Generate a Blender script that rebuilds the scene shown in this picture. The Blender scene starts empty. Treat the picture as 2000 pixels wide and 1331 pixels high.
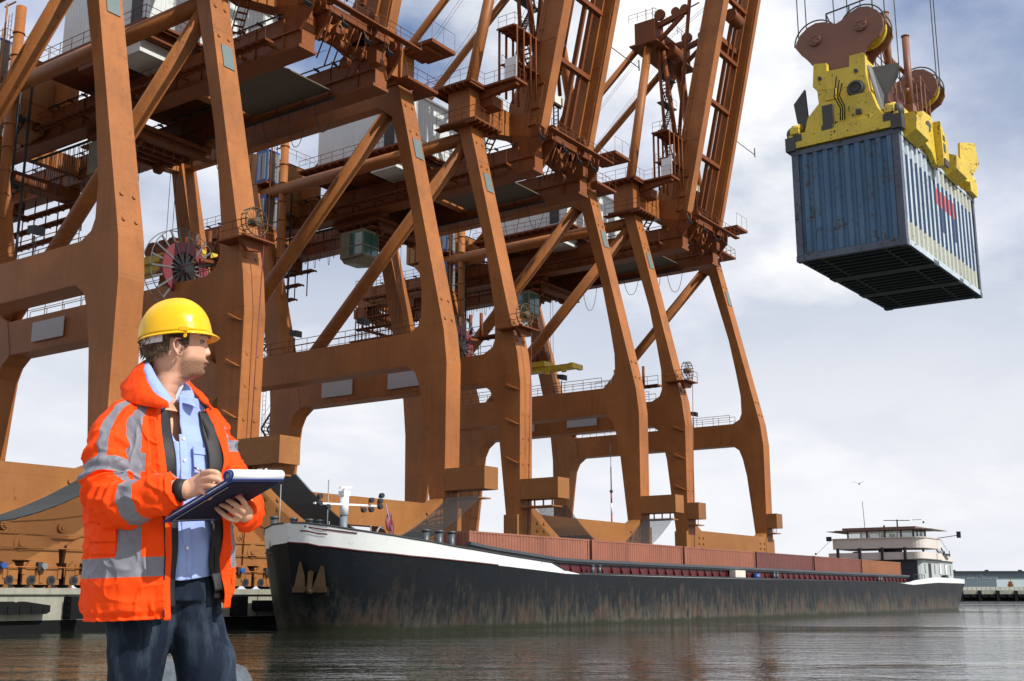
import bpy, math, random
import numpy as np
from mathutils import Vector, Matrix, Quaternion
R = math.radians
random.seed(7)
scn = bpy.context.scene
COL = scn.collection
# ---------------------------------------------------------------- camera, sky, sun, exposure
cam = bpy.data.cameras.new('camera'); camo = bpy.data.objects.new('camera', cam); COL.objects.link(camo)
cam.lens = 40.41; cam.sensor_width = 36; cam.clip_end = 6000; cam.clip_start = .1
camo.location = (0, 0, 1.7); camo.rotation_euler = (R(90+12.48), 0, R(35.16-90))
scn.camera = camo
SUND = Vector((.04, -1, .86)).normalized()
sun = bpy.data.lights.new('sun', 'SUN'); suno = bpy.data.objects.new('sun', sun); COL.objects.link(suno)
sun.energy = 4.9; sun.angle = R(.5); sun.color = (1, .95, .87)
suno.rotation_euler = SUND.to_track_quat('Z', 'Y').to_euler(); suno.location = (0, 0, 120)
scn.view_settings.view_transform = 'Standard'; scn.view_settings.look = 'None'
scn.view_settings.exposure = 0; scn.view_settings.gamma = 1; scn.view_settings.use_curve_mapping = False

class NT:
    """tiny node-tree helper"""
    def __init__(s, tree): s.t = tree; s.n = tree.nodes; s.l = tree.links
    def node(s, typ, **kw):
        n = s.n.new(typ); ins = kw.pop('ins', {})
        for k, v in kw.items(): setattr(n, k, v)
        for k, v in ins.items(): s.put(n.inputs[k], v)
        return n
    def put(s, sock, v):
        if isinstance(v, bpy.types.NodeSocket): s.l.new(v, sock)
        elif isinstance(v, bpy.types.Node): s.l.new(v.outputs[0], sock)
        else: sock.default_value = v
    def math(s, op, a, b=0., c=None, clamp=False):
        n = s.n.new('ShaderNodeMath'); n.operation = op; n.use_clamp = clamp
        s.put(n.inputs[0], a); s.put(n.inputs[1], b)
        if c is not None: s.put(n.inputs[2], c)
        return n.outputs[0]
    def vmath(s, op, a, b=(0, 0, 0)):
        n = s.n.new('ShaderNodeVectorMath'); n.operation = op
        s.put(n.inputs[0], a); s.put(n.inputs[1], b); return n.outputs[0]
    def ramp(s, fac, *stops):
        n = s.n.new('ShaderNodeValToRGB'); s.put(n.inputs[0], fac); e = n.color_ramp.elements
        while len(e) < len(stops): e.new(.5)
        for i, (p, c) in enumerate(stops):
            e[i].position = p; e[i].color = (c, c, c, 1) if isinstance(c, (int, float)) else (*c, 1)
        return n.outputs[0]
    def mix(s, fac, a, b, mode='MIX'):
        n = s.n.new('ShaderNodeMix'); n.data_type = 'RGBA'; n.blend_type = mode
        s.put(n.inputs[0], fac)
        for sock, v in ((n.inputs[6], a), (n.inputs[7], b)):
            s.put(sock, (*v, 1) if isinstance(v, tuple) and len(v) == 3 else v)
        return n.outputs[2]
    def noise(s, vec, scale, detail=4, rough=.55, scl=None):
        if scl: vec = s.vmath('MULTIPLY', vec, scl)
        n = s.node('ShaderNodeTexNoise', ins={'Vector': vec, 'Scale': scale, 'Detail': detail, 'Roughness': rough})
        return n.outputs['Fac']

w = bpy.data.worlds.new('World'); scn.world = w; w.use_nodes = True
w.node_tree.nodes.clear(); T = NT(w.node_tree)
skyt = T.node('ShaderNodeTexSky', sky_type='NISHITA', sun_disc=False)
skyt.sun_elevation = math.asin(SUND.z); skyt.sun_rotation = math.atan2(SUND.x, SUND.y); skyt.air_density = 1.2; skyt.dust_density = 1.5
dirv = T.node('ShaderNodeTexCoord').outputs['Generated']
sx = T.node('ShaderNodeSeparateXYZ', ins={0: dirv})
zz = T.math('ADD', T.math('MAXIMUM', sx.outputs[2], 0.0), .28)
cp = T.node('ShaderNodeCombineXYZ', ins={0: T.math('DIVIDE', sx.outputs[0], zz), 1: T.math('DIVIDE', sx.outputs[1], zz), 2: 0.})
c1 = T.noise(T.vmath('ADD', cp.outputs[0], (3.7, 1.3, 0)), 1.35, 8, .56)
c2 = T.noise(T.vmath('ADD', cp.outputs[0], (9.1, 4.4, 2)), .55, 3, .5)
cl = T.math('ADD', T.math('MULTIPLY', c1, .62), T.math('MULTIPLY', c2, .38))
cover = T.ramp(cl, (.42, 0.), (.52, 1.))
low = T.ramp(sx.outputs[2], (.0, 1.), (.30, 0.))
cover = T.math('MAXIMUM', cover, T.math('MULTIPLY', low, .9))
shade = T.noise(T.vmath('ADD', cp.outputs[0], (1.5, 7.7, 5)), 1.9, 7, .55)
ccol = T.ramp(shade, (.36, (.48, .54, .70)), (.47, (.72, .755, .85)), (.56, (1., 1., 1.)))
skyb = T.mix(.5, T.vmath('MULTIPLY', skyt.outputs[0], (.95, .95, .95)), (2.6, 4.3, 8.4))
final = T.mix(cover, skyb, T.vmath('MULTIPLY', ccol, (13.6, 13.6, 13.6)))
final = T.mix(T.ramp(sx.outputs[2], (.0, .9), (.16, .7), (.46, 0.)), final, (11.2, 11.4, 12.0))
bg = T.node('ShaderNodeBackground', ins={'Color': final, 'Strength': .08})
wo = T.node('ShaderNodeOutputWorld'); T.l.new(bg.outputs[0], wo.inputs[0])

# ---------------------------------------------------------------- materials
def mat(name, color, rough=.55, metal=0., var=.12, rust=0., rustcol=(.10, .035, .015), streak=0., streakcol=(.02, .015, .01),
        scale=1., bump=0., bscale=30., spec=.5, coords='world', detail=5, coat=0., seam=0.):
    m = bpy.data.materials.new(name); m.use_nodes = True; T = NT(m.node_tree)
    b = m.node_tree.nodes['Principled BSDF']
    P = T.node('ShaderNodeNewGeometry').outputs['Position'] if coords == 'world' else T.node('ShaderNodeTexCoord').outputs['Object']
    n1 = T.noise(P, .35*scale, detail); n2 = T.noise(P, 3.1*scale, 4)
    f = T.math('ADD', T.math('MULTIPLY', n1, .65), T.math('MULTIPLY', n2, .35))
    v = T.ramp(f, (.3, 1-var), (.7, 1+var))
    c = T.mix(1., color, v, 'MULTIPLY')
    if streak:
        s1 = T.noise(P, 1.*scale, 5, .6, scl=(2.2, 2.2, .12)); s2 = T.noise(P, .5*scale, 3)
        k = T.math('MULTIPLY', T.ramp(s1, (.48, 0.), (.72, 1.)), T.ramp(s2, (.4, .2), (.65, 1.)))
        c = T.mix(T.math('MULTIPLY', k, streak), c, streakcol)
    if seam:
        sp = T.node('ShaderNodeSeparateXYZ', ins={0: P}); big = T.noise(P, .12, 2)
        ln = T.math('LESS_THAN', T.math('FRACT', T.math('ADD', T.math('MULTIPLY', sp.outputs[2], 1/2.9), .37)), .012)
        ly = T.math('LESS_THAN', T.math('FRACT', T.math('MULTIPLY', sp.outputs[1], 1/5.8)), .006)
        c = T.mix(T.math('MULTIPLY', T.math('MAXIMUM', ln, ly), seam), c, (.10, .035, .012))
        c = T.mix(T.ramp(T.noise(P, .22, 3, .5, scl=(1, 1, .5)), (.47, 0.), (.53, .22)), c, (.155, .056, .02))
    if rust:
        r1 = T.noise(P, 4.*scale, 8, .65); r2 = T.noise(P, .9*scale, 3)
        k = T.ramp(T.math('ADD', T.math('MULTIPLY', r1, .7), T.math('MULTIPLY', r2, .3)), (.62-rust*.2, 0.), (.68-rust*.2, 1.))
        c = T.mix(k, c, rustcol)
    T.put(b.inputs['Base Color'], c)
    T.put(b.inputs['Roughness'], T.math('ADD', T.math('MULTIPLY', n2, .2), rough-.1, clamp=True))
    b.inputs['Metallic'].default_value = metal
    b.inputs['Specular IOR Level'].default_value = spec; b.inputs['Coat Weight'].default_value = coat
    if bump:
        bn = T.node('ShaderNodeBump', ins={'Strength': bump, 'Distance': .05, 'Height': T.noise(P, bscale, 4)})
        T.put(b.inputs['Normal'], bn.outputs[0])
    return m
M = {}
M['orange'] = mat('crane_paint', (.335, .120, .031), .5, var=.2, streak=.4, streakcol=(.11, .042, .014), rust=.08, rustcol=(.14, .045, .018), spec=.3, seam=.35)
M['orange2'] = mat('crane_paint_shaded', (.175, .052, .016), .55, var=.2, spec=.2, streak=.35, streakcol=(.08, .03, .015))  # same crane paint, darkened in colour to imitate shadow among the upper steelwork
M['sill'] = mat('crane_paint_yellowed', (.30, .125, .036), .5, seam=.25, spec=.3, var=.14, streak=.25, streakcol=(.13, .05, .02), rust=.1)
M['grey'] = mat('galvanised_steel', (.24, .25, .26), .5, .3, rust=.1)
M['dark'] = mat('dark_steel', (.035, .035, .04), .6, .2)
M['black'] = mat('black_rubber', (.007, .007, .008), .8, spec=.15)
M['plate'] = mat('grey_green_plate', (.12, .16, .16), .5)
M['sign'] = mat('blank_grey_sign', (.42, .42, .45), .5, var=.04)
M['house'] = mat('corrugated_white', (.62, .66, .66), .5, var=.06, streak=.2, streakcol=(.35, .36, .35))
M['white'] = mat('white_paint', (.78, .79, .80), .4, var=.05)
M['cable'] = mat('grey_cable', (.035, .04, .044), .6)
M['maroon'] = mat('maroon_paint', (.16, .018, .028), .5)
M['blue'] = mat('blue_paint', (.02, .08, .28), .45)
M['yellow'] = mat('yellow_paint', (.60, .42, .02), .45, var=.1, rust=.25, rustcol=(.05, .035, .015), scale=3)
M['glass'] = mat('green_glass', (.05, .14, .12), .08, var=.02, spec=1.)
M['concrete'] = mat('quay_concrete', (.27, .27, .22), .85, var=.22, streak=.75, streakcol=(.07, .075, .05), bump=.3, bscale=12)
M['asphalt'] = mat('quay_paving', (.12, .12, .115), .9, var=.2)

# ---------------------------------------------------------------- mesh builder
class MB:
    def __init__(s): s.v = []; s.f = []; s.m = []; s.sm = []
    def add(s, vs, fs, mi=0, sm=False):
        o = len(s.v); s.v += [tuple(v) for v in vs]
        for f in fs: s.f.append([i+o for i in f]); s.m.append(mi); s.sm.append(sm)
        return s
    def box(s, x0, x1, y0, y1, z0, z1, mi=0):
        vs = [(x, y, z) for z in (z0, z1) for y in (y0, y1) for x in (x0, x1)]
        return s.add(vs, [(0, 2, 3, 1), (4, 5, 7, 6), (0, 1, 5, 4), (2, 6, 7, 3), (0, 4, 6, 2), (1, 3, 7, 5)], mi)
    def beam(s, p, q, w, h, up=(0, 0, 1), mi=0, w2=None, h2=None):
        p, q = Vector(p), Vector(q); d = (q-p).normalized(); up = Vector(up)
        sd = d.cross(up)
        if sd.length < 1e-3: sd = d.cross(Vector((0, 1, 0)))
        sd.normalize(); u = sd.cross(d)
        vs = []
        for c, ww, hh in ((p, w, h), (q, w2 or w, h2 or h)):
            for a, b in ((-1, -1), (1, -1), (1, 1), (-1, 1)): vs.append(c+sd*a*ww/2+u*b*hh/2)
        return s.add(vs, [(3, 2, 1, 0), (4, 5, 6, 7), (0, 1, 5, 4), (1, 2, 6, 5), (2, 3, 7, 6), (3, 0, 4, 7)], mi)
    def pipe(s, p, q, r, r2=None, n=12, mi=0, cap=True):
        return s.tube([p, q], [r, r if r2 is None else r2], n, mi, cap)
    def tube(s, pts, rad, n=8, mi=0, cap=True, closed=False):
        pts = [Vector(p) for p in pts]; N = len(pts)
        if not hasattr(rad, '__len__'): rad = [rad]*N
        vs = []; ref = None
        for i, p in enumerate(pts):
            a = pts[(i-1) % N] if (i or closed) else p; b = pts[(i+1) % N] if (i < N-1 or closed) else p
            d = (b-a).normalized()
            if ref is None:
                ref = Vector((0, 0, 1)) if abs(d.z) < .9 else Vector((1, 0, 0))
            u = ref-d*ref.dot(d)
            if u.length < 1e-4: u = d.orthogonal()
            u.normalize(); ref = u; v = d.cross(u)
            for k in range(n):
                t = 2*math.pi*k/n; vs.append(p+(u*math.cos(t)+v*math.sin(t))*rad[i])
        fs = []
        for i in range(N if closed else N-1):
            j = (i+1) % N
            for k in range(n):
                l = (k+1) % n; fs.append((i*n+k, i*n+l, j*n+l, j*n+k))
        s.add(vs, fs, mi, True)
        if cap and not closed:
            o = len(s.v)-len(vs)
            s.f.append([o+k for k in range(n)][::-1]); s.m.append(mi); s.sm.append(False)
            s.f.append([o+(N-1)*n+k for k in range(n)]); s.m.append(mi); s.sm.append(False)
        return s
    def prism(s, poly, axis, a, b, mi=0):
        """poly: 2-D outline; axis 'x': (y,z), 'y': (x,z), 'z': (x,y)"""
        def mk(q, t): return {'x': (t, q[0], q[1]), 'y': (q[0], t, q[1]), 'z': (q[0], q[1], t)}[axis]
        n = len(poly); vs = [mk(q, a) for q in poly]+[mk(q, b) for q in poly]
        ar = sum(poly[i][0]*poly[(i+1) % n][1]-poly[(i+1) % n][0]*poly[i][1] for i in range(n))
        flip = (ar > 0) == (axis != 'y')
        f1 = list(range(n)); f2 = [n+i for i in range(n)]
        fs = [f1[::-1] if flip else f1, f2 if flip else f2[::-1]]
        for i in range(n):
            j = (i+1) % n; q = (i, j, n+j, n+i); fs.append(q if flip else q[::-1])
        return s.add(vs, fs, mi)
    def torus(s, c, ax, r, rr, n=24, m=6, mi=0):
        c = Vector(c); ax = Vector(ax).normalized(); u = ax.orthogonal().normalized(); v = ax.cross(u)
        return s.tube([c+(u*math.cos(2*math.pi*k/n)+v*math.sin(2*math.pi*k/n))*r for k in range(n)], rr, m, mi, False, True)
    def disc(s, c, ax, r, h, n=20, mi=0):
        c = Vector(c); ax = Vector(ax).normalized(); return s.pipe(c-ax*h/2, c+ax*h/2, r, n=n, mi=mi)
    def ball(s, c, rx, ry=None, rz=None, n=12, m=8, mi=0, rot=None):
        ry = ry or rx; rz = rz or rx; vs = []; c = Vector(c)
        for i in range(m+1):
            a = math.pi*i/m
            for k in range(n):
                t = 2*math.pi*k/n; q = Vector((rx*math.sin(a)*math.cos(t), ry*math.sin(a)*math.sin(t), rz*math.cos(a)))
                if rot: q = rot @ q
                vs.append(c+q)
        fs = [(i*n+k, (i+1)*n+k, (i+1)*n+(k+1) % n, i*n+(k+1) % n) for i in range(m) for k in range(n)]
        return s.add(vs, fs, mi, True)
    def rail(s, pts, h=1.05, r=.028, step=1.6, mid=True, n=5):
        """guard rail following pts"""
        pts = [Vector(p) for p in pts]; up = Vector((0, 0, 1))
        for a, b in zip(pts, pts[1:]):
            L = (b-a).length; k = max(1, round(L/step))
            for i in range(k+1): q = a.lerp(b, i/k); s.pipe(q, q+up*h, r, n=4, cap=False)
            s.pipe(a+up*h, b+up*h, r, n=n, cap=False)
            if mid: s.pipe(a+up*h*.52, b+up*h*.52, r*.8, n=4, cap=False)
        return s
    def deck(s, pts, w, t=.08, ribs=.8):
        """walkway along a poly-line of centre points with edge channels and ribs"""
        for a, b in zip(pts, pts[1:]): 
            s.beam(a, b, w, t); s.beam(Vector(a)-Vector((0, 0, .14)), Vector(b)-Vector((0, 0, .14)), .1, .2)
            a, b = Vector(a), Vector(b); k = int((b-a).length/ribs); d = (b-a).normalized(); sd = d.cross(Vector((0, 0, 1))).normalized()
            for i in range(k+1):
                q = a+d*min(i*ribs, (b-a).length)-Vector((0, 0, .1)); s.beam(q-sd*w/2, q+sd*w/2, .09, .14)
        return s
    def stair(s, a, b, w=.7, n=10):
        a, b = Vector(a), Vector(b); d = b-a; h = Vector((d.x, d.y, 0)); sd = (h.normalized() if h.length > 1e-3 else Vector((1, 0, 0))).cross(Vector((0, 0, 1)))
        for k in (-1, 1):
            s.beam(a+sd*k*w/2, b+sd*k*w/2, .06, .22); s.pipe(a+sd*k*w/2+Vector((0, 0, 1)), b+sd*k*w/2+Vector((0, 0, 1)), .025, n=4)
        for i in range(n):
            q = a.lerp(b, (i+.5)/n); s.beam(q-sd*w/2, q+sd*w/2, .24, .05)
        return s
    def ladder(s, a, b, w=.45, sd=(1, 0, 0), step=.35):
        a, b, sd = Vector(a), Vector(b), Vector(sd); n = int((b-a).length/step)
        for k in (-1, 1): s.pipe(a+sd*k*w/2, b+sd*k*w/2, .03, n=4)
        for i in range(n): q = a.lerp(b, (i+.5)/n); s.pipe(q-sd*w/2, q+sd*w/2, .018, n=4)
        return s
    def build(s, name, mats, parent=None, off=(0, 0, 0), smooth=None):
        me = bpy.data.meshes.new(name); off = Vector(off)
        me.from_pydata([Vector(v)-off for v in s.v], [], s.f)
        if not isinstance(mats, (list, tuple)): mats = [mats]
        for m in mats: me.materials.append(m)
        me.polygons.foreach_set('material_index', s.m)
        me.polygons.foreach_set('use_smooth', [True]*len(s.f) if smooth else s.sm)
        me.update(); o = bpy.data.objects.new(name, me); COL.objects.link(o)
        if parent: o.parent = parent
        return o
def tag(o, label=None, cat=None, group=None, kind=None):
    if label: o['label'] = label
    if cat: o['category'] = cat
    if group: o['group'] = group
    if kind: o['kind'] = kind
    return o
def empty(name, loc, rot=(0, 0, 0)):
    o = bpy.data.objects.new(name, None); COL.objects.link(o); o.location = loc; o.rotation_euler = rot; o.empty_display_size = .3; return o
def copy_tree(o, parent=None):
    c = o.copy(); COL.objects.link(c); c.parent = parent
    for ch in list(o.children): copy_tree(ch, c)
    return c
# ================================================================ SETTING
def water_mat():
    m = bpy.data.materials.new('harbour_water'); m.use_nodes = True; T = NT(m.node_tree); b = m.node_tree.nodes['Principled BSDF']
    P = T.node('ShaderNodeNewGeometry').outputs['Position']
    b.inputs['Base Color'].default_value = (.016, .022, .013, 1); b.inputs['Roughness'].default_value = .03; b.inputs['IOR'].default_value = 1.7
    rotd = T.node('ShaderNodeMapping', ins={'Vector': P, 'Rotation': (0, 0, R(-35)), 'Scale': (1, 1, 1)}).outputs[0]
    h1 = T.noise(rotd, .62, 4, .6, scl=(1., .42, 1)); h2 = T.noise(rotd, 2.6, 3, .6, scl=(1., .6, 1)); h3 = T.noise(rotd, .13, 3, .5, scl=(1.1, .3, 1))
    amp = T.ramp(T.noise(rotd, .03, 4, .6, scl=(1.3, .4, 1)), (.42, .12), (.58, 1.5))
    h = T.math('ADD', T.math('MULTIPLY', h1, 1.1), T.math('MULTIPLY', h2, .5)); h = T.math('MULTIPLY', h, amp); h = T.math('ADD', h, T.math('MULTIPLY', h3, .9))
    bn = T.node('ShaderNodeBump', ins={'Strength': 1., 'Distance': .085, 'Height': h}); T.put(b.inputs['Normal'], bn.outputs[0])
    return m
M['water'] = water_mat()
wt = MB(); wt.add([(-2500, -2500, 0), (4000, -2500, 0), (4000, 4000, 0), (-2500, 4000, 0)], [(0, 1, 2, 3)])
tag(wt.build('water', M['water']), kind='structure')
# jetty on which the man stands (below the frame)
jt = MB(); Fx, Fy = math.cos(R(35.16)), math.sin(R(35.16)); Rx, Ry = Fy, -Fx      # forward / right on the ground
def FR(f_, r_): return (f_*Fx+r_*Rx, f_*Fy+r_*Ry)
jt.prism([FR(-6, -5), FR(-6, 5), FR(6.6, 5), FR(6.6, -5)], 'z', -1.5, .83)
tag(jt.build('jetty', M['concrete']), kind='structure')
# quay: paved top + concrete face with lip and dark tidal zone
QY = 50.6
q = MB(); q.box(-220, 186, QY+.35, 700, -2, 2.0); tag(q.build('quay', M['asphalt']), kind='structure')
q = MB(); q.box(-220, 186, QY, QY+.346, .52, 1.72); q.box(-220, 186, QY-.14, QY+.345, 1.724, 2.02)
q.box(-220, 186, QY+.03, QY+.345, -2, .516, 1)
for i in range(60):
    x = -60+i*4.1; q.box(x, x+.06, QY-.003, QY+.02, .53, 1.71, 1)
tag(q.build('quay_wall', [M['concrete'], M['black']]), 'stained concrete quay wall with a black tidal band behind the barge', 'quay wall')
def fender(x, kind):
    m = MB()
    if kind == 'v':
        m.box(x, x+.75, QY-.62, QY-.004, .55, 1.62)
        for k in range(3): m.box(x-.06, x+.81, QY-.5, QY-.12, .68+k*.33, .8+k*.33)
    else:
        m.prism([(x, .92), (x+.2, .82), (x+2.9, .82), (x+3.1, .92), (x+3.1, 1.22), (x+1.75, 1.4), (x+1.45, 1.28), (x+1.2, 1.4), (x, 1.4)], 'y', QY-.55, QY-.004)
        for k in range(5): m.box(x+.3+k*.6, x+.42+k*.6, QY-.6, QY-.1, .86, 1.18)
    return m
for x, kd, lb in ((30.0, 'h', 'long black rubber fender lying flat on the quay wall left of the man'),
              (34.15, 'v', 'upright black rubber fender on the quay wall just left of the orange jacket'),
              (44.6, 'v', 'upright black rubber fender on the quay wall between the man and the barge bow'),
              (46.2, 'h', 'dark fender half hidden behind the barge bow')):
    tag(fender(x, kd).build('rubber_fender', M['black']), lb, 'fender', 'rubber fenders on the quay wall')
# far quay, beams and warehouse (right edge)
fq = MB(); A0 = Vector((232, 98)); d0 = Vector((1, -.22)).normalized(); n0 = Vector((d0.y, -d0.x))
def L2(s_, t_): p_ = A0+d0*s_-n0*t_; return (p_.x, p_.y)     # s along the wall, t behind it
A0 = Vector((350, 84))+Vector((-.5, .866))*34; d0 = Vector((.5, -.866)); n0 = Vector((d0.y, -d0.x))
fq = MB(); fq.prism([L2(0, 0), L2(700, 0), L2(700, 60), L2(0, 60)], 'z', 1.9, 3.0)
fq.prism([L2(0, 2.5), L2(700, 2.5), L2(700, 60), L2(0, 60)], 'z', -1, 1.896, 1)
tag(fq.build('far_quay', [M['concrete'], M['black']]), kind='structure')
pw = MB()
for i in range(110):
    a, b = L2(1+i*1.3, .6), L2(1+i*1.3+1.15, .6); pw.beam((*a, 3.5), (*b, 3.5), .4, .9)
fpw = tag(pw.build('parapet_wall', mat('pale_blocks', (.42, .43, .38), .8)), 'low pale parapet of concrete blocks on top of the far quay', 'wall')
for i in range(18):
    s_ = 14+i*5.; m = MB(); a, b = L2(s_, 0), L2(s_, -.5); m.beam((*a, -.6), (*a, 2.9), .9, .9, up=(d0.x, d0.y, 0))
    a2 = L2(s_+.9, -.1); b2 = L2(s_+4.1, -.1); m.beam((*a2, 1.25), (*b2, 1.25), .5, .55); m.beam((*L2(s_+.5, -.3), 1.5), (*L2(s_+1.2, -.3), 1.5), .7, .8)
    m.beam((*L2(s_+2.6, -.3), 1.5), (*L2(s_+3.6, -.3), 1.5), .7, .8)
    tag(m.build('fender_pile', M['black']), 'black timber fender pile on the face of the far quay at the right edge', 'fender', 'fender piles along the far quay')
wh = empty('warehouse', (*L2(60, 26), 3.0)); off = wh.location
tag(wh, 'long low blue-grey printing works warehouse with lettering on the far quay', 'warehouse')
M['slate'] = mat('slate_cladding', (.10, .135, .165), .6, var=.06)
m = MB(); m.prism([L2(2, 26), L2(190, 26), L2(190, 70), L2(2, 70)], 'z', 3.0, 8.6); m.build('wall', M['slate'], wh, off)
m = MB(); m.prism([L2(0, 25), L2(192, 25), L2(192, 71), L2(0, 71)], 'z', 8.604, 8.85)
for i in range(9): a = L2(6+i*10, 30); m.box(a[0], a[0]+1, a[1], a[1]+1, 8.85, 9.3)
m.build('roof', M['dark'], wh, off)
for s_, L_, h_ in ((32.5, 4.2, 3.0), (47, 30, 3.3)):
    m = MB(); m.prism([L2(s_, 25.94), L2(s_+L_, 25.94), L2(s_+L_, 25.99), L2(s_, 25.99)], 'z', 3.0, 3+h_); m.build('pale_cladding_panel', mat('pale_cladding', (.42, .50, .53), .5), wh, off)
tc = bpy.data.curves.new('lettering', 'FONT'); tc.body = 'Kunstdrukkerij Mercurius'; tc.size = 2.6; tc.extrude = .02
to = bpy.data.objects.new('tmp_text', tc); COL.objects.link(to)
def text_mesh(to, name, m, parent, Mx):
    bpy.context.view_layer.update(); me = bpy.data.meshes.new_from_object(to.evaluated_get(bpy.context.evaluated_depsgraph_get()))
    bpy.data.objects.remove(to); me.transform(Mx); me.materials.clear(); me.materials.append(m)
    o = bpy.data.objects.new(name, me); COL.objects.link(o); o.parent = parent; return o
tp = L2(33.5, 25.9); fr = Matrix(((d0.x, 0, n0.x, 0), (d0.y, 0, n0.y, 0), (0, 1, 0, 0), (0, 0, 0, 1)))
txt = text_mesh(to, 'lettering', mat('pale_lettering', (.30, .36, .40), .5), wh, Matrix.Translation(Vector((*tp, 6.5))-off) @ fr @ Matrix.Diagonal((.52, .72, 1, 1)))
m = MB(); a = L2(43.5, 4); m.box(a[0], a[0]+1.4, a[1]-1.1, a[1]+.3, 3, 4.7); m.box(a[0]+.2, a[0]+1.2, a[1]-.9, a[1]+.1, 4.7, 5.4); m.pipe((a[0]+.5, a[1]-.5, 5.4), (a[0]+.5, a[1]-.5, 6.3), .1)
tag(m.build('dockside_hut', M['orange']), 'small orange hut with a short mast on the far quay in front of the warehouse', 'hut')
# antenna mast between the legs, and the gull
m = MB(); X_, Y_ = 102.9, 60.
for i, (a, b) in enumerate(((8.2, 9.7), (9.7, 10.9), (10.9, 12), (12, 14.6))): m.pipe((X_, Y_, a), (X_, Y_, b), .09 if i < 3 else .06, mi=(1, 0, 1, 2)[i])
m.pipe((X_, Y_, 14.6), (X_, Y_, 17.), .03, mi=2); m.disc((X_, Y_, 12.1), (0, 0, 1), .16, .25, mi=2); m.pipe((X_, Y_, 2), (X_, Y_, 8.2), .09, mi=0)
tag(m.build('antenna_mast', [M['white'], mat('signal_red', (.5, .06, .03), .5), M['dark']]), 'thin upright antenna mast with red and white bands behind the containers', 'antenna')
m = MB(); c = Vector((180.3, 60, 18.8)); m.ball(c, .3, .12, .12); 
for k in (-1, 1): m.add([c+Vector((.15, k*.05, .05)), c+Vector((-.15, k*.05, .05)), c+Vector((-.25, k*.75, .35)), c+Vector((.05, k*.7, .38))], [(0, 1, 2, 3)]); m.add([c+Vector((.05, k*.7, .38)), c+Vector((-.25, k*.75, .35)), c+Vector((-.35, k*1.3, .1))], [(0, 1, 2)])
tag(m.build('gull', M['dark']), 'small dark gull flying in the sky left of the wheelhouse', 'bird')

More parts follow.
